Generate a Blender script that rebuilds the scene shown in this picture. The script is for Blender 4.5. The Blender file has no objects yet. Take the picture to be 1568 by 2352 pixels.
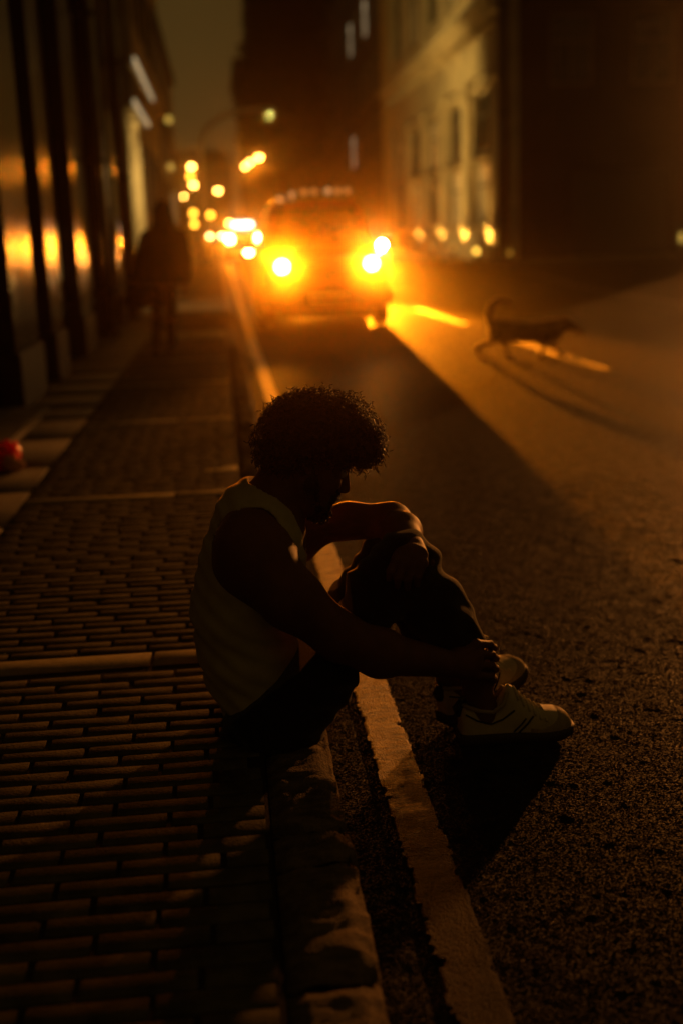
import bpy, math, random
import numpy as np
from mathutils import Vector, Matrix
random.seed(7); RNG = np.random.default_rng(11)
S = bpy.context.scene
COL = S.collection
R = math.radians

# ------------------------------------------------------------------ camera model
F_, CX, CY, CAMH = 2613.0, 784.0, 1176.0, 1.25
YAW, PITCH, ROLL = R(5.494), R(13.4185), R(2.0)
def cam_axes():
    r = np.array([math.cos(YAW), -math.sin(YAW), 0]); f = np.array([math.sin(YAW), math.cos(YAW), 0]); u = np.array([0, 0, 1.])
    f2 = f*math.cos(PITCH)-u*math.sin(PITCH); u2 = u*math.cos(PITCH)+f*math.sin(PITCH)
    return r*math.cos(ROLL)-u2*math.sin(ROLL), u2*math.cos(ROLL)+r*math.sin(ROLL), f2
CR, CU, CF = cam_axes()
CP = np.array([0, 0, CAMH])
def W(px, py, y):
    """world point seen at a measured photo position, lying in the vertical plane at distance y up the street"""
    d = CR*(px-CX)/F_ - CU*(py-CY)/F_ + CF
    return CP + d*(y/d[1])
def G(px, py, z=0.):
    d = CR*(px-CX)/F_ - CU*(py-CY)/F_ + CF
    return CP + d*((z-CAMH)/d[2])
def mpp(P):
    return float(np.dot(np.asarray(P)-CP, CF))/F_
def zg(y):
    return 0.016*max(0., y-25.)

# ------------------------------------------------------------------ materials
def mat(name, col, rough=.7, spec=.4, var=.25, nscale=8., bump=0., bscale=60., metal=0., coat=0., emit=None, estr=0., col2=None, sheen=0.):
    m = bpy.data.materials.new(name); m.use_nodes = True
    nt = m.node_tree; nt.nodes.clear(); N = nt.nodes.new; L = nt.links.new
    out = N('ShaderNodeOutputMaterial'); b = N('ShaderNodeBsdfPrincipled'); L(b.outputs[0], out.inputs[0])
    tc = N('ShaderNodeTexCoord')
    n = N('ShaderNodeTexNoise'); n.inputs['Scale'].default_value = nscale; n.inputs['Detail'].default_value = 6; n.inputs['Roughness'].default_value = .65
    L(tc.outputs['Object'], n.inputs['Vector'])
    cr = N('ShaderNodeValToRGB'); L(n.outputs['Fac'], cr.inputs[0])
    c1 = tuple(max(0, c*(1-var)) for c in col); c2 = col2 if col2 else tuple(min(1, c*(1+var)) for c in col)
    cr.color_ramp.elements[0].position = .33; cr.color_ramp.elements[1].position = .67
    cr.color_ramp.elements[0].color = (*c1, 1); cr.color_ramp.elements[1].color = (*c2, 1)
    L(cr.outputs[0], b.inputs['Base Color'])
    mr = N('ShaderNodeMapRange'); L(n.outputs['Fac'], mr.inputs[0]); mr.inputs[3].default_value = max(.02, rough-.1); mr.inputs[4].default_value = min(1, rough+.1)
    L(mr.outputs[0], b.inputs['Roughness'])
    b.inputs['Specular IOR Level'].default_value = spec; b.inputs['Metallic'].default_value = metal
    b.inputs['Coat Weight'].default_value = coat; b.inputs['Sheen Weight'].default_value = sheen
    if bump:
        n2 = N('ShaderNodeTexNoise'); n2.inputs['Scale'].default_value = bscale; n2.inputs['Detail'].default_value = 4
        L(tc.outputs['Object'], n2.inputs['Vector'])
        bp = N('ShaderNodeBump'); bp.inputs['Strength'].default_value = bump; bp.inputs['Distance'].default_value = .01
        L(n2.outputs['Fac'], bp.inputs['Height']); L(bp.outputs[0], b.inputs['Normal'])
    if emit:
        b.inputs['Emission Color'].default_value = (*emit, 1); b.inputs['Emission Strength'].default_value = estr
    return m
def glow(name, col, s):
    return mat(name, (.6, .5, .4), .3, var=.1, emit=col, estr=s)

AMBER = (1., .23, .005)
M = {}
M['asphalt'] = mat('asphalt', (.028, .026, .023), .62, .45, .45, 14, .5, 420)
def asphalt(m):
    nt = m.node_tree; N = nt.nodes.new; L = nt.links.new
    b = [n for n in nt.nodes if n.type == 'BSDF_PRINCIPLED'][0]; tc = [n for n in nt.nodes if n.type == 'TEX_COORD'][0]
    v = N('ShaderNodeTexVoronoi'); v.inputs['Scale'].default_value = 300; L(tc.outputs['Object'], v.inputs['Vector'])
    sp = N('ShaderNodeSeparateColor'); L(v.outputs['Color'], sp.inputs[0])
    r1 = N('ShaderNodeMapRange'); r1.inputs[1].default_value = .5; r1.inputs[2].default_value = 1.; r1.inputs[3].default_value = 0.; r1.inputs[4].default_value = .006; L(sp.outputs[0], r1.inputs[0])
    L(r1.outputs[0], b.inputs['Specular IOR Level'])
    r2 = N('ShaderNodeMapRange'); r2.inputs[3].default_value = .28; r2.inputs[4].default_value = .6; L(sp.outputs[1], r2.inputs[0])
    for l in list(b.inputs['Roughness'].links): nt.links.remove(l)
    L(r2.outputs[0], b.inputs['Roughness'])
    # every chip lies at its own tilt
    vm = N('ShaderNodeVectorMath'); vm.operation = 'SUBTRACT'; L(v.outputs['Color'], vm.inputs[0]); vm.inputs[1].default_value = (.5, .5, .5)
    vs = N('ShaderNodeVectorMath'); vs.operation = 'SCALE'; L(vm.outputs[0], vs.inputs[0]); vs.inputs['Scale'].default_value = 1.5
    old = b.inputs['Normal'].links[0].from_socket
    va = N('ShaderNodeVectorMath'); va.operation = 'ADD'; L(old, va.inputs[0]); L(vs.outputs[0], va.inputs[1])
    vn = N('ShaderNodeVectorMath'); vn.operation = 'NORMALIZE'; L(va.outputs[0], vn.inputs[0]); L(vn.outputs[0], b.inputs['Normal'])
asphalt(M['asphalt'])
def streaks(m, dark, light, stretch, sc):
    nt = m.node_tree; N = nt.nodes.new; L = nt.links.new
    b = [n for n in nt.nodes if n.type == 'BSDF_PRINCIPLED'][0]; tc = [n for n in nt.nodes if n.type == 'TEX_COORD'][0]
    mp = N('ShaderNodeMapping'); mp.inputs['Scale'].default_value = stretch; L(tc.outputs['Object'], mp.inputs[0])
    n1 = N('ShaderNodeTexNoise'); n1.inputs['Scale'].default_value = sc; n1.inputs['Detail'].default_value = 8; n1.inputs['Roughness'].default_value = .75; L(mp.outputs[0], n1.inputs['Vector'])
    c = N('ShaderNodeValToRGB'); c.color_ramp.elements[0].position = .40; c.color_ramp.elements[1].position = .60
    c.color_ramp.elements[0].color = (*dark, 1); c.color_ramp.elements[1].color = (*light, 1); L(n1.outputs['Fac'], c.inputs[0])
    L(c.outputs[0], b.inputs['Base Color'])
    bp = N('ShaderNodeBump'); bp.inputs['Strength'].default_value = .45; bp.inputs['Distance'].default_value = .010; L(n1.outputs['Fac'], bp.inputs['Height'])
    old = b.inputs['Normal'].links[0].from_socket; L(old, bp.inputs['Normal']); L(bp.outputs[0], b.inputs['Normal'])
M['paint_yellow'] = mat('worn_yellow_paint', (.10, .058, .02), .55, .08, .5, 18, .9, 220, col2=(.36, .21, .045))
M['paint_white'] = mat('worn_white_paint', (.06, .05, .04), .8, .1, .5, 9, .3, 150)
streaks(M['paint_yellow'], (.10, .055, .02), (.52, .29, .06), (.35, 1., 1.), 42)
def dim_end(m, y0, y1, col):  # near stretch darkened: the dimmer light there is painted into the colour
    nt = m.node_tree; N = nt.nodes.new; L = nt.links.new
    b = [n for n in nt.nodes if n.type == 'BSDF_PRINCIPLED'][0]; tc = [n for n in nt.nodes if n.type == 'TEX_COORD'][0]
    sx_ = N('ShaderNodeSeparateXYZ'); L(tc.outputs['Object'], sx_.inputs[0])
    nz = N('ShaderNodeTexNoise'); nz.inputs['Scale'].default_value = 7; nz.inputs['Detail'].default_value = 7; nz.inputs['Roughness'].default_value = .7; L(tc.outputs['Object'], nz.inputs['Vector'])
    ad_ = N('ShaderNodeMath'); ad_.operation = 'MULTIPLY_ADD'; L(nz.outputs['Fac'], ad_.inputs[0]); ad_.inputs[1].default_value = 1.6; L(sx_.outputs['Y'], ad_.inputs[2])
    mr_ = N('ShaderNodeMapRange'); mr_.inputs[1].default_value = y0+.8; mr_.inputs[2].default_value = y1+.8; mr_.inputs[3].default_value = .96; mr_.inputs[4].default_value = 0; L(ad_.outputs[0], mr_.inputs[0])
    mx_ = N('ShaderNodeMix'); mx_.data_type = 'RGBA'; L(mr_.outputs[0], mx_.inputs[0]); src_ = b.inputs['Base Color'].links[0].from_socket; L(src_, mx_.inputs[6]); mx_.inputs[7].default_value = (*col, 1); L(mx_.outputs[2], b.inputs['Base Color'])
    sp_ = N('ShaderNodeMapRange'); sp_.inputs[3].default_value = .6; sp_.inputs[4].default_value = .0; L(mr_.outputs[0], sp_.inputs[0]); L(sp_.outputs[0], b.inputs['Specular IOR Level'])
dim_end(M['paint_yellow'], 2.35, 2.75, (.018, .014, .010))
M['brick'] = mat('clinker_brick', (.085, .073, .05), .88, .04, .5, 11, .35, 180)
M['brick_pale'] = mat('pale_brick', (.5, .46, .36), .7, .35, .25, 11, .3, 180)
M['mortar'] = mat('sand_joint', (.03, .025, .02), .95, .1, .4, 40, .5, 250)
M['strip'] = mat('sandstone_strip', (.24, .20, .12), .8, .12, .3, 9, .3, 140)
M['kerb'] = mat('granite_kerb', (.15, .115, .08), .8, .12, .25, 35, .9, 190)
streaks(M['kerb'], (.09, .068, .048), (.21, .16, .11), (.4, 1., 1.), 34)
M['slab'] = mat('concrete_slab', (.13, .105, .07), .8, .3, .35, 5, .3, 120)
M['ground'] = mat('ground_earth', (.05, .045, .04), .95, .2, .3, 3)
M['stone_dark'] = mat('dark_stone', (.012, .010, .008), .7, .12, .4, 3, .3, 60)
M['stone_pol'] = mat('polished_stone', (.009, .007, .005), .17, .36, .4, 4, .12, 50)
M['stone_olive'] = mat('pale_render', (.42, .36, .21), .8, .3, .25, 1.5, .3, 20)
M['stone_pale'] = mat('pale_limestone', (.48, .40, .27), .8, .3, .25, 1.2, .3, 14)
M['stone_mid'] = mat('sooty_render', (.12, .105, .08), .85, .3, .35, .8, .3, 10)
M['stone_night'] = mat('dark_painted_render', (.035, .028, .022), .9, .2, .35, .8, .3, 10)
M['stone_black'] = mat('black_soot_render', (.03, .027, .024), .9, .2, .4, .6, .3, 8)
M['bark'] = mat('dark_bark', (.03, .024, .018), .9, .2, .4, 8, .5, 30)
M['leaf'] = mat('dark_leaves', (.022, .024, .010), .7, .3, .4, 3)
M['glass'] = mat('dark_window_glass', (.02, .02, .018), .12, .6, .3, 2)
M['glass_blind'] = mat('pale_blind_behind_glass', (.55, .52, .46), .35, .6, .2, 2)
M['frame'] = mat('window_frame', (.12, .1, .07), .6, .3)
M['steel'] = mat('galvanised_steel', (.38, .36, .32), .35, .5, .2, 12, metal=.9)
M['pole_pale'] = mat('pale_painted_pole', (.62, .54, .40), .5, .4, .1, 6)
M['iron'] = mat('painted_iron', (.03, .03, .028), .45, .5, .2)
M['skin'] = mat('brown_skin', (.13, .058, .03), .6, .2, .18, 18, .12, 420)
M['hair'] = mat('black_hair', (.008, .005, .004), .5, .35, .3, 60)
M['tank'] = mat('cream_ribbed_cotton', (.46, .40, .24), .9, .2, .10, 25, .35, 520, sheen=.2)
M['trousers'] = mat('black_cotton', (.010, .008, .007), .85, .2, .3, 25, .3, 300, sheen=.15)
M['shoe'] = mat('cream_leather', (.50, .42, .27), .55, .4, .12, 25, .15, 200)
M['suede'] = mat('beige_suede', (.34, .27, .16), .85, .25, .15, 60, .3, 400)
M['sole'] = mat('dark_gum_sole', (.035, .02, .012), .6, .4, .2, 30)
M['lace'] = mat('cream_laces', (.6, .52, .36), .8, .3, .1, 60)
M['black'] = mat('black_trim', (.006, .005, .005), .6, .4, .2, 40)
M['gold'] = mat('gold_chain', (.8, .5, .15), .25, .5, .1, 40, metal=1.)
M['eye'] = mat('eye_white', (.5, .45, .4), .2, .5, .1, 40)
M['coat'] = mat('dark_wool_coat', (.016, .012, .012), .95, .2, .3, 30, .3, 200)
M['bag'] = mat('dark_leather_bag', (.012, .006, .006), .5, .4, .3, 20)
M['skin2'] = mat('walker_skin', (.16, .085, .055), .5, .4, .15, 18)  # skin tone of the walker
M['fur'] = mat('dark_dog_fur', (.13, .075, .035), .75, .35, .45, 9, .5, 260, sheen=.5)
M['fur_pale'] = mat('tan_dog_fur', (.34, .20, .09), .75, .35, .3, 9, .5, 260, sheen=.5)
M['car_red'] = mat('dark_red_car_paint', (.10, .012, .006), .32, .5, .12, 3, coat=.6)
M['car_grey'] = mat('grey_car_paint', (.08, .075, .07), .32, .5, .12, 3, coat=.6)
M['car_white'] = mat('white_car_paint', (.55, .52, .46), .32, .5, .08, 3, coat=.6)
M['tyre'] = mat('tyre_rubber', (.012, .012, .012), .85, .2, .2, 30)
M['plate'] = mat('number_plate', (.45, .40, .28), .5, .4, .08, 6)
M['red_bag'] = mat('red_plastic', (.80, .03, .02), .35, .5, .2, 12)
b_ = [n for n in M['red_bag'].node_tree.nodes if n.type == 'BSDF_PRINCIPLED'][0]; b_.inputs['Subsurface Weight'].default_value = .8; b_.inputs['Subsurface Radius'].default_value = (1., .15, .1); b_.inputs['Subsurface Scale'].default_value = .12
M['peach'] = mat('peach_paper', (.62, .30, .13), .8, .3, .2, 12)
M['head_lens'] = glow('headlight_glow', (1., .52, .12), 80.)
M['ditch_lens'] = glow('fog_lamp_glow', (1., .62, .22), 900.)
M['far_lens'] = glow('far_headlight_glow', (1., .60, .20), 60.)
M['lamp_amber'] = glow('street_lamp_glow', (1., .50, .09), 40.)
M['lamp_dim'] = glow('dim_amber_lamp', (1., .42, .03), 9.)
UP = 420.
M['lamp_dim2'] = glow('dim_bollard_glow', (1., .45, .04), .35)
M['lamp_olive'] = glow('dim_olive_lamp', (.8, .5, .08), .7)
M['lamp_pale'] = glow('pale_tube_light', (1., .78, .42), .32)
M['lamp_roof'] = glow('roof_marker_glow', (1., .62, .22), .45)
M['lamp_roof_dim'] = glow('roof_marker_dim', (1., .45, .10), .3)
M['sign_white'] = glow('white_roof_sign', (.9, .95, .85), 5.5)
M['win_lit'] = glow('lit_window', (1., .74, .40), .30)
M['bollard_lens'] = glow('bollard_glow', (1., .55, .06), 4.)

# ------------------------------------------------------------------ object helpers
def link(name, me, m, parent=None, smooth=False):
    o = bpy.data.objects.new(name, me); COL.objects.link(o)
    if m: me.materials.append(m)
    if parent is not None: o.parent = parent
    if smooth:
        me.polygons.foreach_set('use_smooth', np.ones(len(me.polygons), bool))
    return o
def np_mesh(name, V, Fq):
    V = np.asarray(V, np.float32); Fq = np.asarray(Fq, np.int32); k = Fq.shape[1]
    me = bpy.data.meshes.new(name)
    me.vertices.add(len(V)); me.vertices.foreach_set('co', V.ravel())
    me.loops.add(Fq.size); me.loops.foreach_set('vertex_index', Fq.ravel())
    me.polygons.add(len(Fq)); me.polygons.foreach_set('loop_start', np.arange(0, Fq.size, k, dtype=np.int32))
    me.update(calc_edges=True); me.validate()
    return me
def tag(o, label=None, cat=None, group=None, kind=None):
    if label: o['label'] = label
    if cat: o['category'] = cat
    if group: o['group'] = group
    if kind: o['kind'] = kind
    return o
def empty(name, loc, label, cat, group=None, rz=0.):
    o = bpy.data.objects.new(name, None); COL.objects.link(o); o.empty_display_size = .1
    o.location = loc; o.rotation_euler = (0, 0, rz)
    return tag(o, label, cat, group)
def copy_tree(o, parent=None):
    c = o.copy(); COL.objects.link(c)
    if parent is not None: c.parent = parent
    for ch in [x for x in bpy.data.objects if x.parent == o]: copy_tree(ch, c)
    return c

class MB:
    def __init__(s): s.v = []; s.f = []
    def quad(s, *p):
        i = len(s.v); s.v += [tuple(q) for q in p]; s.f.append(tuple(range(i, i+len(p))))
    def box(s, x0, x1, y0, y1, z0, z1, bev=0.):
        i = len(s.v)
        s.v += [(x0, y0, z0), (x1, y0, z0), (x1, y1, z0), (x0, y1, z0), (x0, y0, z1), (x1, y0, z1), (x1, y1, z1), (x0, y1, z1)]
        s.f += [tuple(i+k for k in q) for q in ((0, 3, 2, 1), (4, 5, 6, 7), (0, 1, 5, 4), (1, 2, 6, 5), (2, 3, 7, 6), (3, 0, 4, 7))]
    def hexa(s, b, t):
        i = len(s.v); s.v += [tuple(q) for q in b]+[tuple(q) for q in t]
        s.f += [tuple(i+k for k in q) for q in ((0, 3, 2, 1), (4, 5, 6, 7), (0, 1, 5, 4), (1, 2, 6, 5), (2, 3, 7, 6), (3, 0, 4, 7))]
    def tube(s, pts, rad, n=8, caps=True):
        pts = [Vector(p) for p in pts]
        if not hasattr(rad, '__len__'): rad = [rad]*len(pts)
        base = len(s.v); prev = None
        for k, p in enumerate(pts):
            t = (pts[min(k+1, len(pts)-1)]-pts[max(k-1, 0)]).normalized()
            if prev is None:
                a = Vector((0, 0, 1)) if abs(t.z) < .9 else Vector((1, 0, 0)); u = t.cross(a).normalized()
            else:
                u = (prev-t*prev.dot(t)).normalized()
            prev = u; w = t.cross(u)
            for j in range(n):
                an = 2*math.pi*j/n
                s.v.append(tuple(p+(u*math.cos(an)+w*math.sin(an))*rad[k]))
        for k in range(len(pts)-1):
            for j in range(n):
                a = base+k*n+j; b = base+k*n+(j+1) % n
                s.f.append((a, b, b+n, a+n))
        if caps:
            s.f.append(tuple(base+j for j in range(n))[::-1]); e = base+(len(pts)-1)*n; s.f.append(tuple(e+j for j in range(n)))
    def lathe(s, prof, c, n=16, axis='z'):
        base = len(s.v)
        for r, h in prof:
            for j in range(n):
                a = 2*math.pi*j/n; x, y = r*math.cos(a), r*math.sin(a)
                p = {'z': (x, y, h), 'y': (x, h, y), 'x': (h, x, y)}[axis]
                s.v.append((c[0]+p[0], c[1]+p[1], c[2]+p[2]))
        for k in range(len(prof)-1):
            for j in range(n):
                a = base+k*n+j; b = base+k*n+(j+1) % n; s.f.append((a, b, b+n, a+n))
        s.f.append(tuple(base+j for j in range(n))); e = base+(len(prof)-1)*n; s.f.append(tuple(e+j for j in range(n)))
    def ell(s, c, r, n=14, m=9):
        prof = [(math.sin(math.pi*k/m), -math.cos(math.pi*k/m)) for k in range(m+1)]
        base = len(s.v)
        for q, h in prof:
            q = max(q, 1e-3)
            for j in range(n):
                a = 2*math.pi*j/n; s.v.append((c[0]+r[0]*q*math.cos(a), c[1]+r[1]*q*math.sin(a), c[2]+r[2]*h))
        for k in range(m):
            for j in range(n):
                a = base+k*n+j; b = base+k*n+(j+1) % n; s.f.append((a, b, b+n, a+n))
    def build(s, name, m, parent=None, smooth=False, bevel=0.):
        me = bpy.data.meshes.new(name); me.from_pydata(s.v, [], s.f); me.update()
        import bmesh
        bm = bmesh.new(); bm.from_mesh(me); bmesh.ops.recalc_face_normals(bm, faces=bm.faces)
        if bevel:
            ed = [e for e in bm.edges if len(e.link_faces) == 2 and e.calc_face_angle(0) > .6]
            bmesh.ops.bevel(bm, geom=ed, offset=bevel, segments=2, affect='EDGES', clamp_overlap=True)
        bm.to_mesh(me); bm.free()
        return link(name, me, m, parent, smooth)

# ------------------------------------------------------------------ signed-distance modelling: one continuous skin per body or garment
class SDF:
    def __init__(s, lo, hi, h):
        s.h = h; s.lo = np.array(lo, np.float32)
        n = np.ceil((np.array(hi)-np.array(lo))/h).astype(int)+1
        s.n = n; s.f = np.full(n, .08, np.float32)
        s.ax = [s.lo[k]+h*np.arange(n[k], dtype=np.float32) for k in range(3)]
    def sub(s, lo, hi):
        a = [max(0, int((lo[k]-s.lo[k])/s.h)) for k in range(3)]; b = [min(s.n[k], int((hi[k]-s.lo[k])/s.h)+2) for k in range(3)]
        if any(b[k] <= a[k] for k in range(3)): return None
        sl = tuple(slice(a[k], b[k]) for k in range(3))
        return sl, s.ax[0][sl[0]][:, None, None], s.ax[1][sl[1]][None, :, None], s.ax[2][sl[2]][None, None, :]
    @staticmethod
    def smin(a, b, k):
        if k <= 0: return np.minimum(a, b)
        h = np.maximum(k-np.abs(a-b), 0)/k
        return np.minimum(a, b)-h*h*k*.25
    def put(s, lo, hi, fn, k, mode='u'):
        mg = .05+k
        q = s.sub([v-mg for v in lo], [v+mg for v in hi])
        if q is None: return
        sl, X, Y, Z = q; d = fn(X, Y, Z).astype(np.float32)
        if mode == 'u': s.f[sl] = s.smin(s.f[sl], d, k)
        else: s.f[sl] = -s.smin(-s.f[sl], d, k)
    def cone(s, a, b, ra, rb, k=.02, mode='u', sq=None):
        a = np.asarray(a, float); b = np.asarray(b, float); ab = b-a; L = max(float(ab@ab), 1e-9); r = max(ra, rb)
        def fn(X, Y, Z):
            x, y, z = X-a[0], Y-a[1], Z-a[2]
            t = np.clip((x*ab[0]+y*ab[1]+z*ab[2])/L, 0, 1)
            return np.sqrt((x-t*ab[0])**2+(y-t*ab[1])**2+(z-t*ab[2])**2)-(ra+(rb-ra)*t)
        s.put(np.minimum(a, b)-r, np.maximum(a, b)+r, fn, k, mode)
    def ell(s, c, r, k=.02, rot=None, mode='u'):
        c = np.asarray(c, float); r = np.asarray(r, float); Rm = np.eye(3) if rot is None else np.asarray(rot); big = float(r.max())
        def fn(X, Y, Z):
            x, y, z = X-c[0], Y-c[1], Z-c[2]
            q = [(Rm[i][0]*x+Rm[i][1]*y+Rm[i][2]*z) for i in range(3)]
            k0 = np.sqrt(sum((q[i]/r[i])**2 for i in range(3))); k1 = np.sqrt(sum((q[i]/r[i]**2)**2 for i in range(3)))
            return k0*(k0-1)/np.maximum(k1, 1e-6)
        s.put(c-big, c+big, fn, k, mode)
    def plane(s, p, nrm, box=None, k=.0):
        """cut away the side the normal points to"""
        p = np.asarray(p, float); nrm = np.asarray(nrm, float); nrm = nrm/np.linalg.norm(nrm)
        lo, hi = box if box else (s.lo, s.lo+s.h*s.n)
        q = s.sub(lo, hi); sl, X, Y, Z = q
        d = (X-p[0])*nrm[0]+(Y-p[1])*nrm[1]+(Z-p[2])*nrm[2]
        s.f[sl] = np.maximum(s.f[sl], d)
    def warp(s, fn):
        X, Y, Z = s.ax[0][:, None, None], s.ax[1][None, :, None], s.ax[2][None, None, :]
        s.f += fn(X, Y, Z).astype(np.float32)
    def mesh(s, name):
        f = s.f.copy()
        for ax in range(3):
            sl = [slice(None)]*3
            for e in (0, -1):
                sl[ax] = e; f[tuple(sl)] = np.maximum(f[tuple(sl)], .01)
        g = f < 0; n = s.n-1
        cnt = np.zeros(n, np.int8)
        for dx in (0, 1):
            for dy in (0, 1):
                for dz in (0, 1):
                    cnt += g[dx:dx+n[0], dy:dy+n[1], dz:dz+n[2]]
        act = np.argwhere((cnt > 0) & (cnt < 8))
        idx = np.full(n, -1, np.int32); idx[act[:, 0], act[:, 1], act[:, 2]] = np.arange(len(act))
        acc = np.zeros((len(act), 3)); num = np.zeros(len(act))
        cor = [(x, y, z) for x in (0, 1) for y in (0, 1) for z in (0, 1)]
        for a in cor:
            for b in cor:
                if sum(abs(a[i]-b[i]) for i in range(3)) != 1 or a > b: continue
                fa = f[act[:, 0]+a[0], act[:, 1]+a[1], act[:, 2]+a[2]]; fb = f[act[:, 0]+b[0], act[:, 1]+b[1], act[:, 2]+b[2]]
                mk = (fa < 0) != (fb < 0)
                t = np.where(mk, fa/np.where(mk, fa-fb, 1), 0)
                p = np.array(a)[None]+t[:, None]*(np.array(b)-np.array(a))[None]
                acc += p*mk[:, None]; num += mk
        V = s.lo[None]+s.h*(act+acc/num[:, None])
        Q = []
        for ax in range(3):
            u, v = (ax+1) % 3, (ax+2) % 3
            sa = [slice(None)]*3; sb = [slice(None)]*3; sa[ax] = slice(0, -1); sb[ax] = slice(1, None)
            A, B = g[tuple(sa)], g[tuple(sb)]
            e = np.argwhere(A != B)
            ok = (e[:, u] > 0) & (e[:, v] > 0) & (e[:, u] < n[u]) & (e[:, v] < n[v]); e = e[ok]
            ins = A[e[:, 0], e[:, 1], e[:, 2]]
            def ci(du, dv):
                q = e.copy(); q[:, u] -= du; q[:, v] -= dv
                return idx[q[:, 0], q[:, 1], q[:, 2]]
            q = np.stack([ci(1, 1), ci(0, 1), ci(0, 0), ci(1, 0)], 1)
            q[~ins] = q[~ins][:, ::-1]
            Q.append(q)
        Q = np.concatenate(Q); Q = Q[(Q >= 0).all(1)]
        return np_mesh(name, V, Q)

# ================================================================== SETTING
KX0, KX1 = .035, .19          # kerb stones
PZ = .12                      # pavement height
YS = [7., 12., 25., 40., 60., 90., 130., 200., 420.]
# --- road: displaced aggregate near the camera, plain sheets beyond
gx0, gx1, gy0, gy1, hs = KX1-.03, 3.4, .9, 6.0, .0058
nx = int((gx1-gx0)/hs)+1; ny = int((gy1-gy0)/hs)+1
def sm(a, k):
    for _ in range(k):
        a = (a+np.roll(a, 1, 0)+np.roll(a, -1, 0))/3; a = (a+np.roll(a, 1, 1)+np.roll(a, -1, 1))/3
    return a/a.std()
H0 = sm(RNG.normal(size=(nx, ny)), 1); H0 = np.clip(H0, -1.5, 2.4)*.00026
H0 += np.clip(sm(RNG.normal(size=(nx, ny)), 3), -2, 2)*.0004 + sm(RNG.normal(size=(nx, ny)), 30)*.0006
xs = gx0+hs*np.arange(nx); ys = gy0+hs*np.arange(ny)
crack_x = 1.02+.05*np.sin(ys*5)+.02*np.sin(ys*17)
H0 -= .006*np.exp(-((xs[:, None]-crack_x[None])/.008)**2)*(ys[None] < 2.3)*(ys[None] > 1.35)
H0 -= .005*np.exp(-((xs[:, None]-.285)/.007)**2)
fade = np.clip((gx1-xs)/.3, 0, 1)[:, None]*np.clip((gy1-ys)/.6, 0, 1)[None]
H0 = H0*fade
XX, YY = np.meshgrid(xs, ys, indexing='ij')
V = np.stack([XX, YY, H0], -1).reshape(-1, 3)
I = np.arange(nx*ny).reshape(nx, ny)
Q = np.stack([I[:-1, :-1], I[1:, :-1], I[1:, 1:], I[:-1, 1:]], -1).reshape(-1, 4)
ex, ef = [], []
def exq(x0, x1, y0, y1):
    b = len(V)+len(ex)
    ex.extend([(x0, y0, zg(y0)), (x1, y0, zg(y0)), (x1, y1, zg(y1)), (x0, y1, zg(y1))]); ef.append((b, b+1, b+2, b+3))
exq(xs[-1], 60, -4, ys[-1]); exq(xs[0], xs[-1], -4, ys[0]); exq(xs[0], 60, ys[-1], 12.)
yy = [12., 25., 40., 60., 90., 130., 200., 420.]
for a, b in zip(yy[:-1], yy[1:]): exq(xs[0], 60, a, b)
o = link('road', np_mesh('road', np.concatenate([V, np.array(ex)]), np.concatenate([Q, np.array(ef)])), M['asphalt'], smooth=True)
tag(o, 'dark coarse asphalt road running up the street', kind='structure')

# yellow edge line, worn, laid on the aggregate
c0, c1 = int((.308-gx0)/hs), int((.412-gx0)/hs)
Vl = np.stack([XX[c0:c1+1], YY[c0:c1+1], H0[c0:c1+1]*.6+.0030], -1)
mask = sm(RNG.normal(size=(c1-c0+1, ny)), 6); mask2 = sm(RNG.normal(size=(c1-c0+1, ny)), 2)
keep = (mask*.8+mask2*.35) > -1.9
edge = np.minimum(np.arange(c1-c0+1), (c1-c0)-np.arange(c1-c0+1))[:, None]
keep &= (edge+mask2*.5) > .2
Vl[..., 2] = np.where(keep, Vl[..., 2], Vl[..., 2]-np.where(edge < 3, .006, .0006))
n0 = c1-c0+1; I2 = np.arange(n0*ny).reshape(n0, ny)
Ql = np.stack([I2[:-1, :-1], I2[1:, :-1], I2[1:, 1:], I2[:-1, 1:]], -1).reshape(-1, 4)
Vl = Vl.reshape(-1, 3); lx, lf = [], []
for a, b in zip([ys[-1]]+yy[:6], yy[:7]):
    k = len(Vl)+len(lx); lx += [(.308, a, zg(a)+.004), (.412, a, zg(a)+.004), (.412, b, zg(b)+.004), (.308, b, zg(b)+.004)]; lf.append((k, k+1, k+2, k+3))
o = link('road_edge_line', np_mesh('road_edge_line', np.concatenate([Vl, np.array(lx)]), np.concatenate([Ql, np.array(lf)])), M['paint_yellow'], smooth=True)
tag(o, 'worn yellow painted line along the kerb', kind='structure')

mb = MB()
def flat_line(x0, x1, y0, y1, dz=.005):
    mb.quad((x0, y0, zg(y0)+dz), (x1, y0, zg(y0)+dz), (x1, y1, zg(y1)+dz), (x0, y1, zg(y1)+dz))
for a, b in ((5.6, 7.4), (10.2, 13.6), (16.4, 20.6), (23.5, 25.), (30, 34), (37, 40)): flat_line(3.40, 3.54, a, b)
tag(mb.build('lane_line', M['paint_white']), 'broken white lane line on the road', kind='structure')
mb = MB()
pts = [G(1095, 612, .2), G(1200, 634), G(1340, 662), G(1470, 684), G(1600, 703)]
for a, b in zip(pts[:-1], pts[1:]):
    d = b-a; nrm = np.array([-d[1], d[0], 0])/np.linalg.norm(d[:2])*.12
    mb.quad(*[(p[0], p[1], zg(p[1])+.006) for p in (a-nrm, a+nrm, b+nrm, b-nrm)])
tag(mb.build('side_street_line', M['paint_white']), 'pale line curving into the side street', kind='structure')

# ground to the horizon
mb = MB(); mb.quad((-900, -300, -.35), (900, -300, -.35), (900, 26, -.35), (-900, 26, -.35)); mb.quad((-900, 26, -.35), (900, 26, -.35), (900, 1500, 4.), (-900, 1500, 4.))
tag(mb.build('ground', M['ground']), 'dark ground reaching to the horizon', kind='structure')

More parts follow.
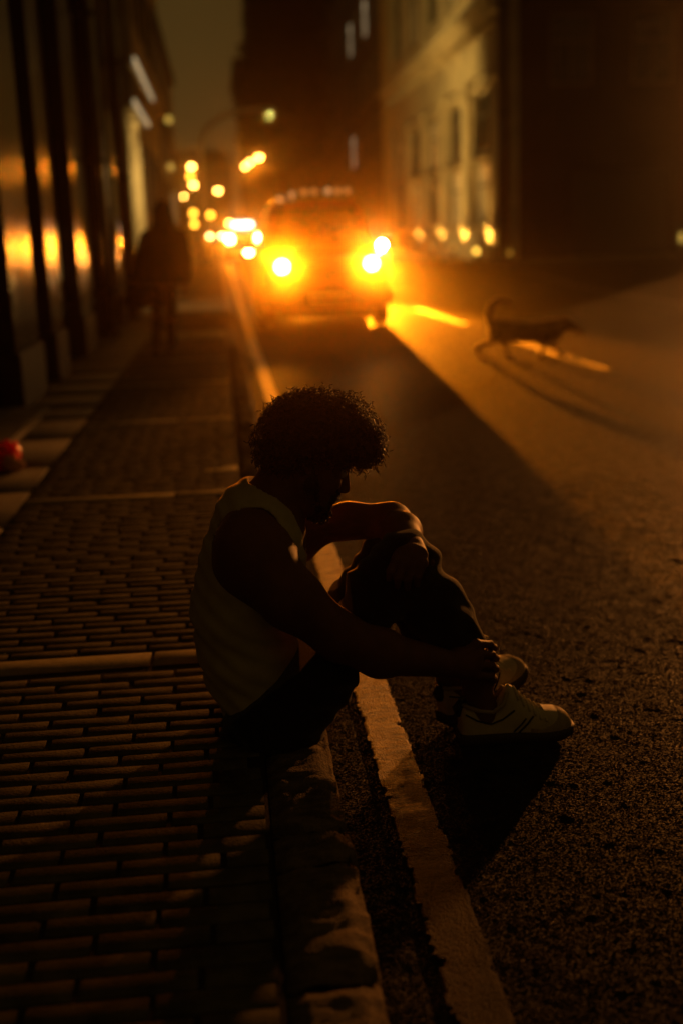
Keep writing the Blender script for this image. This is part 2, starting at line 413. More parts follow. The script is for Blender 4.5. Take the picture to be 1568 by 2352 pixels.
# --- brick pavement
BX0, BX1 = -.96, .028
strips = [(1.02, 1.10), (3.02, 3.13), (5.2, 5.31), (7.55, 7.66), (9.65, 9.78), (11.7, 11.82), (14.5, 15.5), (18., 18.3), (21, 21.3)]
V, Q4, cols = [], [], []
def brick(x0, x1, y0, y1, zt, tilt, bv=.0012):
    i = len(V); z = lambda x, y: zt+zg(y)+tilt[0]*(x-(x0+x1)/2)+tilt[1]*(y-(y0+y1)/2)
    for (a, b, c, d, dz, low) in ((x0, x1, y0, y1, 0, 1), (x0, x1, y0, y1, -bv, 0), (x0+bv, x1-bv, y0+bv, y1-bv, 0, 0)):
        for x, y in ((a, c), (b, c), (b, d), (a, d)):
            V.append((x, y, PZ-.06+zg(y) if low else z(x, y)+dz))
    for k in range(4):
        j = (k+1) % 4; Q4.append((i+k, i+j, i+4+j, i+4+k)); Q4.append((i+4+k, i+4+j, i+8+j, i+8+k))
    Q4.append((i+8, i+9, i+10, i+11))
y = .72; row = 0; pitch = .0585; pale = []
while y < 26:
    if any(a-pitch < y < b for a, b in strips):
        y = [b for a, b in strips if a-pitch < y < b][0]+.006; continue
    off = (row % 2)*.5+random.uniform(-.12, .12); L_ = .197; x = BX0-off*L_
    while x < BX1-.02:
        a = max(x, BX0); b = min(x+L_-.0115+random.uniform(-.002, .002), BX1-random.uniform(0, .004))
        if b-a > .025:
            sk = random.uniform(-.002, .002)
            args = (a, b, y+sk, y+pitch-.0055+sk, PZ+random.gauss(0, .0006), (random.gauss(0, .005), random.gauss(0, .006)))
            if 5.55 < y < 5.9 and a > -.22 and random.random() < .55: pale.append(args)
            else: brick(*args)
        x += L_
    y += pitch*random.uniform(.985, 1.015); row += 1
o = link('pavement', np_mesh('pavement', V, Q4), M['brick']); tag(o, 'narrow brick pavement beside the kerb', kind='structure')
V, Q4 = [], []
for a in pale: brick(*a)
o = link('pavement_patch', np_mesh('pavement_patch', V, Q4), M['brick_pale']); tag(o, 'few pale bricks in the pavement', kind='structure')
V, Q4 = [], []
for a, b in strips:
    x = BX0
    while x < BX1-.05:
        x2 = min(x+random.uniform(.45, .8), BX1)
        if BX1-x2 < .1: x2 = BX1
        brick(x, x2-.005, a, b, PZ+.001, (random.gauss(0, .004), 0), .005); x = x2
o = link('pavement_strip', np_mesh('pavement_strip', V, Q4), M['strip']); tag(o, 'smooth stone strips set across the brick pavement', kind='structure')
mb = MB(); yb = [-4, 25, 26, 40, 60, 100]
for a, b in zip(yb[:-1], yb[1:]):
    dz = PZ-.0030
    if a >= 26: dz = PZ
    mb.quad((-1.02, a, zg(a)+dz), (KX0, a, zg(a)+dz), (KX0, b, zg(b)+dz), (-1.02, b, zg(b)+dz))
tag(mb.build('pavement_bed', M['mortar']), 'dark sandy joints under the bricks', kind='structure')
V, Q4 = [], []; y = -1.
while y < 90:
    y2 = y+random.uniform(.55, .95)*(1 if y < 26 else 4)
    brick(-1.72, -.972, y, y2-.006, PZ+.002+random.gauss(0, .001), (random.gauss(0, .002), 0), .004); y = y2
o = link('pavement_border', np_mesh('pavement_border', V, Q4), M['slab']); tag(o, 'plain concrete slabs between bricks and wall', kind='structure')
# kerb stones: hewn granite
V, Q4 = [], []
joints = [.70, 1.16, 1.57, 1.93, 2.06, 2.62, 3.05, 3.5, 3.98]
while joints[-1] < 13: joints.append(joints[-1]+random.uniform(.38, .6))
for a, b in zip(joints[:-1], joints[1:]):
    nyk = max(6, int((b-a)/.012)); xa, xb = KX0+.004, KX1+random.uniform(-.006, .006); nxk = 15
    g = RNG.normal(size=(nxk+8, nyk)); st_ = RNG.normal(size=(nxk+8, nyk))
    for _ in range(5): st_ = (st_+np.roll(st_, 1, 0)+np.roll(st_, -1, 0))/3
    g = sm(g, 2)*.0007+sm(RNG.normal(size=(nxk+8, nyk)), 1)*.0010+st_/st_.std()*.0022+sm(RNG.normal(size=(nxk+8, nyk)), 9)*.0016
    i0 = len(V); gap = .016; lift = random.gauss(-.004, .005); til = random.gauss(0, .03)
    for i in range(nxk+8):
        for j in range(nyk):
            v = j/(nyk-1); yy_ = a+gap/2+(b-a-gap)*v; ed = min(v, 1-v)*(b-a)
            rnd = -.022*math.exp(-ed/.012)
            if i < nxk:
                u = i/(nxk-1); x = xa+(xb-xa-.012)*u; z = PZ+lift+til*(u-.5)*.1+g[i, j]+rnd-.012*max(0, u-.84)/.16-.016*max(0, .22-u)/.22
                z = min(z, PZ+.008)
            else:
                w = (i-nxk)/7; x = xb-.004+g[i, j]*.9+rnd*.6+.006*min(1, w*3); z = PZ+lift-.014-(.12)*w+til*.05
            V.append((x, yy_, z))
    ids = np.arange(i0, i0+(nxk+8)*nyk).reshape(nxk+8, nyk)
    Q4 += np.stack([ids[:-1, :-1], ids[1:, :-1], ids[1:, 1:], ids[:-1, 1:]], -1).reshape(-1, 4).tolist()
for a, b in ((joints[-1], 25), (25, 60), (60, 110)):
    while a < b-.01:
        e = min(a+1.2, b); i = len(V)
        for yk in (a+.004, e-.004): V += [(KX0, yk, PZ+zg(yk)), (KX1-.02, yk, PZ+zg(yk)), (KX1, yk, PZ-.02+zg(yk)), (KX1, yk, -.03+zg(yk))]
        Q4 += [(i+k, i+k+1, i+k+5, i+k+4) for k in range(3)]; a = e
o = link('kerb', np_mesh('kerb', V, Q4), M['kerb'], smooth=True); tag(o, 'rough hewn granite kerb stones', kind='structure')
mb = MB(); mb.box(KX0-.006, KX1-.03, -4, 25, -.05, PZ-.03)
tag(mb.build('kerb_bed', M['mortar']), 'dark bed beneath the kerb stones', kind='structure')

# ================================================================== BUILDINGS
def window(parent, face, u0, u1, z0, z1, x, pane, depth=.12, fr=.10, bars=True):
    """a window in a wall: face 'x+' / 'x-' (wall plane at x, u is y) or 'y-' (wall plane at y=x, u is x)"""
    f, p = MB(), MB()
    def bx(m, a, b, c, d, o0, o1):
        if face == 'x+': m.box(x+o0, x+o1, a, b, c, d)
        elif face == 'x-': m.box(x-o1, x-o0, a, b, c, d)
        else: m.box(a, b, x-o1, x-o0, c, d)
    bx(f, u0, u0+fr, z0, z1, -.02, .05); bx(f, u1-fr, u1, z0, z1, -.02, .05)
    bx(f, u0+fr, u1-fr, z0, z0+fr, -.02, .052); bx(f, u0+fr, u1-fr, z1-fr, z1, -.02, .052)
    if bars:
        zc = z0+(z1-z0)*.62; bx(f, u0+fr, u1-fr, zc-.04, zc+.04, -.02, .048)
        uc = (u0+u1)/2; bx(f, uc-.035, uc+.035, z0+fr, zc-.04, -.02, .046)
    w = f.build('window', M['frame'], parent)
    bx(p, u0+fr-.01, u1-fr+.01, z0+fr-.01, z1-fr+.01, -.01, .012)
    p.build('pane', pane, w)
    return w

# 1. near left: dark stone frontage with polished piers
b1 = empty('shop_building', (-4, 12, 0), 'dark stone shop frontage with polished piers along the left pavement', 'building')
b1.location = (0, 0, 0)
XW = -1.72
mb = MB(); mb.box(-9, XW, 1.0, 22.2, -.3, 15.); mb.build('wall', M['stone_dark'], b1)
mb = MB(); mb.box(XW, XW+.16, 1.0, 22.2, 5.2, 5.75); mb.box(XW, XW+.10, 1.0, 22.2, 4.3, 5.2); mb.build('fascia', M['stone_dark'], b1)
piers = [(4.2, 5.2), (6.5, 7.3), (8.45, 9.55), (10.35, 11.05), (12.55, 13.6), (15.5, 16.1), (17.4, 18.2), (19.4, 19.9), (21.2, 22.0)]
for a, b in piers:
    mb = MB(); mb.box(XW-.02, -1.50, a, b, PZ+.42, 4.3); mb.box(XW-.02, -1.53, a+.1, b-.1, 4.3, 4.5)
    p = mb.build('pier', M['stone_pol'], b1, bevel=.012)
    mb = MB(); mb.box(XW-.02, -1.47, a-.03, b+.03, PZ-.02, PZ+.42); mb.build('plinth', M['stone_dark'], p, bevel=.01)
for (a, b), (c, d) in zip(piers[:-1], piers[1:]):
    w = window(b1, 'x+', b+.05, c-.05, .75, 4.1, XW, M['glass'])
    mb = MB(); mb.box(XW-.02, XW+.09, b+.04, c-.04, .60, .72); mb.build('sill', M['stone_pol'], w)
mb = MB(); mb.box(XW, XW+.03, 11.2, 12.4, PZ, 2.5); d = mb.build('door', M['iron'], b1)
mb = MB(); mb.tube([(XW+.07, 12.2, .95), (XW+.07, 12.2, 1.5)], .018); mb.tube([(XW+.02, 12.2, 1.0), (XW+.07, 12.2, 1.0)], .012); mb.build('handle', M['steel'], d)
mb = MB(); mb.box(XW+.0, -1.28, 6.4, 8.3, PZ+.0, PZ+.05); mb.build('threshold', M['slab'], b1, bevel=.01)

# drain pipes on that frontage
def pipe(y, label, r=.05):
    t = empty('drainpipe', (-1.40, y, PZ), label, 'drainpipe', 'drainpipes on the left frontage')
    mb = MB(); mb.tube([(0, 0, .03), (0, 0, 6.)], r, 12); p = mb.build('pipe', M['steel'], t, True)
    for z in (.6, 2.2, 3.9, 5.4): mb = MB(); mb.tube([(0, 0, z-.03), (0, 0, z+.03)], r*1.25, 12); mb.box(-.34, 0, -.012, .012, z-.012, z+.012); mb.build('bracket', M['iron'], t)
    mb = MB(); mb.tube([(0, 0, .25), (0, 0, .10), (.06, 0, .03)], [r*1.1, r*1.1, r*1.15], 12); mb.build('shoe', M['iron'], t)
pipe(18.75, 'grey metal drainpipe on the dark frontage, behind the walker')
pipe(15.0, 'nearer grey metal drainpipe on the dark frontage')

# 2. left, next: pale rendered house standing a little forward
b2 = empty('rendered_house', (0, 0, 0), 'pale olive rendered house with stone corner pier, beyond the dark frontage', 'building')
mb = MB(); mb.box(-9, -1.62, 22.25, 37., -.3, 16); mb.build('wall', M['stone_olive'], b2)
mb = MB(); mb.box(-1.63, -1.36, 22.25, 22.9, .1, 16); mb.build('corner_pier', M['stone_olive'], b2, bevel=.02)
mb = MB(); mb.box(-1.63, -1.42, 22.9, 37, 5.0, 5.5); mb.box(-1.63, -1.46, 22.9, 37, 8.2, 8.5); mb.build('string_course', M['stone_pale'], b2)
for k in range(5):
    a = 23.6+k*2.7
    window(b2, 'x+', a, a+1.2, 1.2, 3.6, -1.62, M['glass']); window(b2, 'x+', a, a+1.2, 5.9, 7.9, -1.62, M['glass'])
# 3. left, set back, lower
b3 = empty('corner_house', (0, 0, 0), 'dark lower house set back past the pale rendered house', 'building')
mb = MB(); mb.box(-12, -2.0, 41, 62, -.3, 9.2); mb.build('wall', M['stone_mid'], b3)
mb = MB(); mb.box(-12.2, -1.8, 40.8, 62.2, 9.2, 9.6); mb.build('roof', M['stone_black'], b3)
for k in range(5): window(b3, 'x+', 42.5+k*3.6, 44+k*3.6, 2.0, 4.0, -2.0, M['glass']); window(b3, 'x+', 42.5+k*3.6, 44+k*3.6, 5.6, 7.4, -2.0, M['glass'])

# 4. tall block closing the street
b4 = empty('tower_block', (0, 0, 0), 'tall black block with a set-back top closing the end of the street', 'building')
mb = MB(); mb.box(3.4, 34, 140, 165, 0, 21.5); mb.box(4.9, 34, 141, 164, 21.5, 60); mb.build('wall', M['stone_black'], b4)
mb = MB(); mb.box(3.0, 34.3, 139.6, 165.4, 19.6, 21.0); mb.box(2.7, 34.6, 139.3, 165.7, 21.0, 22.0); mb.build('cornice', M['stone_black'], b4)
for i in range(6):
    for j in range(6): window(b4, 'y-', 6+i*3.2, 7.6+i*3.2, 4+j*3.4+zg(140), 6.1+j*3.4+zg(140), 140, M['glass'], fr=.15)
def tree(x, y, h0, blobs, label):
    t = empty('tree', (x, y, zg(y)), label, 'tree')
    mb = MB(); mb.tube([(0, 0, -.1), (.05, 0, 1.5), (.0, .1, 4), (.2, 0, 7.5), (.1, 0, 12)], [.34, .27, .22, .16, .06], 10)
    for k in range(9):
        a = RNG.uniform(0, 6.28); z = RNG.uniform(3.6, 9); L_ = RNG.uniform(1.4, 2.8); mb.tube([(0, 0, z), (math.cos(a)*L_*.6, math.sin(a)*L_*.6, z+L_*.6), (math.cos(a)*L_, math.sin(a)*L_, z+L_*1.3)], [.10, .06, .02], 6)
    mb.build('trunk', M['bark'], t, True)
    V, Q = [], []
    for (cx_, cz_, rx_, rz_) in blobs:
        for k in range(int(190*rx_*rz_)):
            v = RNG.normal(size=3); v /= np.linalg.norm(v); q = RNG.uniform(.45, 1.08); c_ = np.array([cx_, 0, cz_])+v*np.array([rx_, rx_, rz_])*q
            for m in range(5):
                p = c_+RNG.normal(size=3)*.16; u = RNG.normal(size=3); u /= np.linalg.norm(u); w_ = np.cross(u, RNG.normal(size=3)); w_ /= np.linalg.norm(w_); a_, b_ = RNG.uniform(.10, .2), RNG.uniform(.06, .12)
                i = len(V); V += [p-u*a_, p+w_*b_, p+u*a_, p-w_*b_]; Q.append((i, i+1, i+2, i+3))
    link('crown', np_mesh('crown', V, Q), M['leaf'], t)
tree(4.7, 82., 0, [(-.6, 7.5, 2.3, 2.6), (.9, 8.5, 2.4, 3.), (-.9, 10.5, 2.1, 2.4), (.6, 12.5, 2.4, 2.6), (-.2, 15., 2.0, 2.4), (1.6, 16.5, 2.2, 2.6), (1.2, 19., 2.2, 2.4), (-1.2, 12.8, 1.4, 1.3)], 'tall dark leafy tree beside the road, black against the night sky')
# 5. far low terraces in the haze, left of the tall block
for k, (x0, x1, yd, h, lab) in enumerate(((-40, -9, 185, 15, 'far low terrace on the left end of the street'), (-8.5, 3, 230, 13, 'farthest low terrace in the haze down the street'))):
    t = empty('terrace_house', (0, 0, 0), lab, 'building'); z0 = zg(yd)
    mb = MB(); mb.box(x0, x1, yd, yd+12, z0-3, z0+h); mb.build('wall', M['stone_mid'], t)
    mb = MB(); mb.hexa([(x0-.4, yd-.4, z0+h), (x1+.4, yd-.4, z0+h), (x1+.4, yd+12.4, z0+h), (x0-.4, yd+12.4, z0+h)], [(x0+1, yd+5, z0+h+3), (x1-1, yd+5, z0+h+3), (x1-1, yd+7, z0+h+3), (x0+1, yd+7, z0+h+3)]); mb.build('roof', M['stone_black'], t)
    nwin = int((x1-x0)/3)
    for i in range(nwin): window(t, 'y-', x0+1+i*3, x0+2.2+i*3, z0+5, z0+7, yd, M['glass'])

# 6. right: pale classical building
b6 = empty('classical_building', (0, 0, 0), 'pale stone classical building with pilasters and deep frieze on the right', 'building')
FX = 10.0; Y0, Y1 = 40.2, 65.
zb = .0
mb = MB(); mb.box(FX, 10.42, Y0, 51., zb-.3, 19); mb.box(FX, 16, 51., Y1, zb-.3, 19); mb.build('wall', M['stone_pale'], b6)
mb = MB(); mb.box(FX-.18, FX, Y0-.18, Y1, zb, 1.5); mb.build('plinth', M['stone_pale'], b6)
mb = MB(); mb.box(FX-.25, FX, Y0-.2, Y1, 6.95, 8.5); mb.build('frieze', M['stone_pale'], b6)
mb = MB(); mb.box(FX-.75, FX, Y0-.5, Y1, 8.5, 8.75); mb.box(FX-.95, FX, Y0-.7, Y1, 8.75, 9.0); mb.box(FX-.4, FX, Y0-.3, Y1, 9.0, 9.8); mb.build('cornice', M['stone_pale'], b6)
y = Y0+.2
while y < Y1: mb = MB(); mb.box(FX-.62, FX-.26, y, y+.22, 8.2, 8.48); mb.build('dentil', M['stone_pale'], b6); y += .75
pil = [Y0+.1+k*4.9 for k in range(6)]
for y in pil:
    mb = MB(); mb.box(FX-.32, FX, y, y+.95, 1.5, 6.5); p = mb.build('pilaster', M['stone_pale'], b6, bevel=.03)
    mb = MB(); mb.box(FX-.42, FX, y-.1, y+1.05, 6.5, 6.72); mb.box(FX-.38, FX, y-.05, y+1.0, 6.72, 6.94); mb.build('capital', M['stone_pale'], p); mb = MB(); mb.box(FX-.40, FX, y-.08, y+1.03, 1.5, 1.75); mb.build('base', M['stone_pale'], p)
    mb = MB(); mb.box(FX-.2, FX, y, y+.95, 9.8, 17.); mb.build('pilaster', M['stone_pale'], b6, bevel=.03)
for i, (a, b) in enumerate(zip(pil[:-1], pil[1:])):
    for q, (z0, z1, bl) in enumerate(((1.7, 3.9, i in (0, 1, 3)), (4.3, 6.35, i in (2, 4)), (10.4, 13.6, i in (1, 3)))):
        w = window(b6, 'x-', a+1.55, b-.6, z0, z1, FX, M['glass_blind'] if bl else M['glass'], fr=.08)
        mb = MB(); mb.box(FX-.22, FX, a+1.3, a+1.55, z0-.1, z1+.1); mb.box(FX-.22, FX, b-.6, b-.35, z0-.1, z1+.1); mb.box(FX-.26, FX, a+1.25, b-.3, z1+.1, z1+.3); mb.box(FX-.26, FX, a+1.25, b-.3, z0-.25, z0-.1); mb.build('surround', M['stone_pale'], w)
for k, (x, y) in enumerate(((9.72, 40.0),)):
    t = empty('drainpipe', (x, y-.35, .24), 'dark drainpipe on the near corner of the pale classical building', 'drainpipe')
    mb = MB(); mb.tube([(0, 0, 0), (0, 0, 17)], .14, 12); mb.build('pipe', M['iron'], t, True)
    mb = MB()
    for z in (1.5, 5, 8.5): mb.tube([(0, 0, z-.1), (0, 0, z+.1)], .18, 12)
    mb.build('bracket', M['iron'], t)

# 7. right, further: taller sooty building with a few lit windows
b7 = empty('office_building', (0, 0, 0), 'tall sooty building with a few lit windows beyond the pale classical one', 'building')
mb = MB(); mb.box(10.3, 30, 65.2, 108, 0, 30); mb.build('wall', M['stone_mid'], b7)
mb = MB(); mb.box(9.7, 10.3, 65.2, 68.4, 0, 30); mb.build('pilaster', M['stone_olive'], b7)
mb = MB(); mb.box(9.9, 10.3, 68.4, 108, 9.2, 10.); mb.build('string_course', M['stone_mid'], b7)
lit = {(2, 3), (4, 3), (4, 1)}
for i in range(9):
    for j in range(6):
        a = 70+i*4.2; c = 2.4+j*3.9
        window(b7, 'x-', a, a+2.0, c, c+2.5, 10.3, M['win_lit'] if (i, j) in lit else M['glass'], fr=.14)

# 8. right foreground of the square: dark building facing the camera, garage front
b8 = empty('garage_building', (0, 0, 0), 'dark building with wide garage door facing across the side street', 'building')
YB = 40.6
mb = MB(); mb.box(10.44, 12.4, YB, YB+10, -.3, 16); mb.box(12.4, 16.2, YB, YB+10, 3.4, 16); mb.box(16.2, 18.6, YB, YB+10, -.3, 16); mb.box(12.4, 16.2, YB+.8, YB+10, -.3, 3.4); mb.build('wall', M['stone_night'], b8)
mb = MB()
for k in range(11): mb.box(12.4, 16.2, YB+.66-.02*(k % 2), YB+.78, .25+k*.288, .25+k*.288+.28)
mb.build('garage_door', M['iron'], b8)
mb = MB(); mb.box(10.44, 18.7, YB-.2, YB, 4.3, 4.6); mb.build('string_course', M['stone_night'], b8)
for i in range(3): window(b8, 'y-', 11.6+i*2.9, 13.1+i*2.9, 6.2, 8.5, YB, M['glass'])
# pavement in front of it
mb = MB(); mb.box(9.2, 40, YB-2.2, YB+1.0, .1, .40); tag(mb.build('far_pavement', M['slab'], bevel=.03), 'far pavement across the side street', kind='structure')
mb = MB(); mb.hexa([(8.0, 41, .1), (9.2, 41, .1), (9.2, 100, .1), (8.0, 100, .1)], [(8.0, 41, zg(41)+.13), (9.2, 41, zg(41)+.13), (9.2, 100, zg(100)+.13), (8.0, 100, zg(100)+.13)])
tag(mb.build('right_pavement', M['slab'], bevel=.02), 'pavement below the pale classical building', kind='structure')

# ================================================================== LAMPS
def lamp(name, kind, loc, energy, col=AMBER, size=.08, rot=None, spot=None, blend=.5, parent=None):
    l = bpy.data.lights.new(name, kind); l.energy = energy; l.color = col; l.shadow_soft_size = size
    if kind == 'SPOT': l.spot_size = spot; l.spot_blend = blend
    o = bpy.data.objects.new(name, l); COL.objects.link(o); o.location = loc
    if rot is not None: o.rotation_euler = rot
    if parent is not None: o.parent = parent
    return o
def aim(src, dst):
    return (Vector(dst)-Vector(src)).to_track_quat('-Z', 'Y').to_euler()

def street_lamp(px, py, yd, pole_dx, label, lens, energy, r=.16, lit=True):
    P = W(px, py, yd); z0 = zg(yd)
    t = empty('street_lamp', (P[0]+pole_dx, yd, z0), label, 'street lamp', 'street lamps down the street')
    hz = P[2]-z0; s = -pole_dx
    mb = MB()
    arc = [(0, 0, 0), (0, 0, hz*.55), (0, 0, hz*.8)]
    for k in range(1, 9):
        a = k/8*math.pi/2; arc.append((s*.75*(1-math.cos(a)), 0, hz*.8+(hz*.2+.10)*math.sin(a)))
    arc.append((s*1.0, 0, hz+.12))
    mb.tube(arc, [.09, .075, .065]+[.05]*9 if lit else [.11, .10, .09]+[.085]*9, 10); mb.build('pole', M['pole_pale'] if not lit else M['iron'], t, True)
    mb = MB(); mb.lathe([(.16, 0), (.15, .25), (.10, .35)], (0, 0, 0), 14); mb.build('base', M['iron'], t)
    mb = MB(); mb.ell((s, 0, hz+.10), (r*1.5, r*1.2, .09)); h = mb.build('lamp_head', M['steel'], t, True)
    mb = MB(); mb.ell((s, 0, hz), (r, r, r*.8)); mb.build('bulb', lens, h, True)
    if energy and lit: lamp('street_or_facade_light', 'POINT', (s, 0, hz-.25), energy, AMBER, parent=t, size=.15)
    elif energy: lamp('street_or_facade_light', 'SPOT', (s, 0, hz-.2), energy, (1., .63, .15), .15, aim((0, 0, 0), (8., 7., .3)), R(130), .6, t)  # unlit head: flood added here to brighten the right facade
    return t
street_lamp(617, 258, 45, -2.6, 'grey gooseneck street lamp curving over the road, its head pale', M['glass_blind'], 3000, .17, False)
street_lamp(440, 382, 75, -.7, 'lit amber street lamp, topmost of the left column of lights', M['lamp_amber'], 200)
street_lamp(445, 424, 96, -.7, 'lit amber street lamp just below the topmost left light', M['lamp_amber'], 70, .20)
street_lamp(421, 450, 118, -.8, 'lit amber street lamp, lowest and leftmost of the left lights', M['lamp_amber'], 70, .24)
street_lamp(501, 437, 108, -2., 'lone lit amber street lamp over the middle of the road', M['lamp_amber'], 80, .22)
street_lamp(595, 361, 66, 3.0, 'brightest lit street lamp right of the road, top of the slanting three', M['lamp_amber'], 260, .15)
street_lamp(575, 372, 71, 3.3, 'lit street lamp, middle of the slanting three', M['lamp_amber'], 140, .13)
street_lamp(564, 382, 76, 3.5, 'lit street lamp, lowest of the slanting three', M['lamp_amber'], 140, .13)

def wall_lamp(px, py, yd, xw, label, lens, energy, r=.14):
    P = W(px, py, yd)
    t = empty('wall_lamp', (P[0], yd, P[2]), label, 'wall lamp', 'small lamps along the far left fronts')
    mb = MB(); mb.tube([(xw-P[0], 0, .25), ((xw-P[0])*.3, 0, .32), (0, 0, .22)], .02, 8); mb.build('bracket', M['iron'], t)
    mb = MB(); mb.lathe([(r*1.1, r), (r*.4, r*1.7)], (0, 0, 0), 10); mb.build('lamp_cap', M['iron'], t)
    mb = MB(); mb.ell((0, 0, 0), (r, r, r)); mb.build('lamp_globe', lens, t, True)
    if energy: lamp('wall_lamp_light', 'POINT', (0.0, -.3, 0), energy, parent=t)
wall_lamp(388, 275, 33, -1.62, 'dim olive wall lamp high on the pale rendered house', M['lamp_olive'], 0, .10)
wall_lamp(393, 384, 35, -1.62, 'dim olive wall lamp lower on the pale rendered house', M['lamp_olive'], 0, .10)
wall_lamp(447, 515, 60, -2.0, 'dim orange lamp low on the corner house', M['lamp_dim'], 0)
wall_lamp(445, 490, 58, -2.0, 'dim orange lamp just above the low one on the corner house', M['lamp_dim'], 0)
wall_lamp(484, 494, 61.5, -2.0, 'dim orange lamp reaching farthest over the road from the corner house', M['lamp_dim'], 0)
wall_lamp(438, 405, 59, -2.0, 'dim orange lamp high on the corner house', M['lamp_dim'], 0)

# tube lights and hanging sign on the left fronts
def tube_light(p0, p1, yd, label):
    a = W(*p0, yd)
    t = empty('tube_light', (a[0], yd, a[2]), label, 'tube light', 'pale tube lights on the left front')
    mb = MB(); L_ = p1
    mb.box(-.05, .0, 0, L_, -.04, .04); mb.build('diffuser', M['lamp_pale'], t, bevel=.015)
    mb = MB(); mb.box(-.10, -.05, -.05, L_+.05, -.09, .09); h = mb.build('housing', M['steel'], t)
    mb = MB()
    for q in (.2, L_-.2): mb.tube([(-.08, q, 0), (-.45, q, .1)], .015, 6)
    mb.build('bracket', M['iron'], t)
    lamp('tube_light_glow', 'SPOT', (.18, L_/2, -.15), 230., (1., .62, .20), .2, aim((0, 0, 0), (.45, 1., -.8)), R(105), .5, t)
tube_light((313, 135), 5.0, 18.6, 'pale lit tube on the left frontage, the upper and longer one')
tube_light((313, 232), 3.6, 18.6, 'pale lit tube on the left frontage, the lower and shorter one')
P = W(402, 478, 33)
t = empty('hanging_sign', (P[0], 33, P[2]), 'pale upright blade sign hung from the rendered house', 'sign')
mb = MB(); mb.box(-.09, .09, -.03, .03, -.42, .42); mb.build('panel', M['glass_blind'], t, bevel=.02)
mb = MB(); mb.tube([(-.09, 0, .35), (-1.62-P[0], 0, .35)], .015, 6); mb.tube([(-.09, 0, -.35), (-1.62-P[0], 0, -.35)], .015, 6); mb.build('bracket', M['iron'], t)

def bollard(x, y, h, label, lens=None, energy=0):
    t = empty('light_bollard', (x, y, max(zg(y), .13)), label, 'light bollard', 'lit bollards by the right buildings')
    mb = MB(); mb.lathe([(.13, 0), (.13, .05), (.09, .07), (.085, h*.62)], (0, 0, 0), 14); mb.build('post', M['iron'], t)
    mb = MB(); mb.lathe([(.085, h*.62), (.085, h*.95)], (0, 0, 0), 14); mb.build('lens', lens or M['bollard_lens'], t)
    mb = MB(); mb.lathe([(.11, h*.95), (.11, h*.98), (.05, h*1.03)], (0, 0, 0), 14); mb.build('cap', M['iron'], t)
    if energy: lamp('bollard_uplight', 'SPOT', (.12, 0, h*1.08), energy, (1., .50, .08), .06, aim((0, 0, 0), (.30, .05, 1.)), R(120), .9, t)
bollard(9.32, 42.0, .55, 'brightest low lit bollard at the near end of the pale classical front', energy=UP)
bollard(9.35, 46.4, .60, 'second lit bollard along the pale classical front', M['lamp_dim2'], UP)
bollard(9.35, 51.2, .60, 'third lit bollard along the pale classical front', M['lamp_dim2'], UP)
bollard(9.35, 57.0, .60, 'farthest lit bollard along the pale classical front', M['lamp_dim2'], UP)
bollard(9.35, 39.4, 1.15, 'tall lit bollard in front of the near corner pier', M['lamp_dim2'])
bollard(9.98, 39.7, .5, 'short lit bollard right of the drainpipe corner', M['lamp_dim2'])
bollard(15.55, 38.2, .95, 'lit bollard far right before the garage front', M['lamp_olive'])

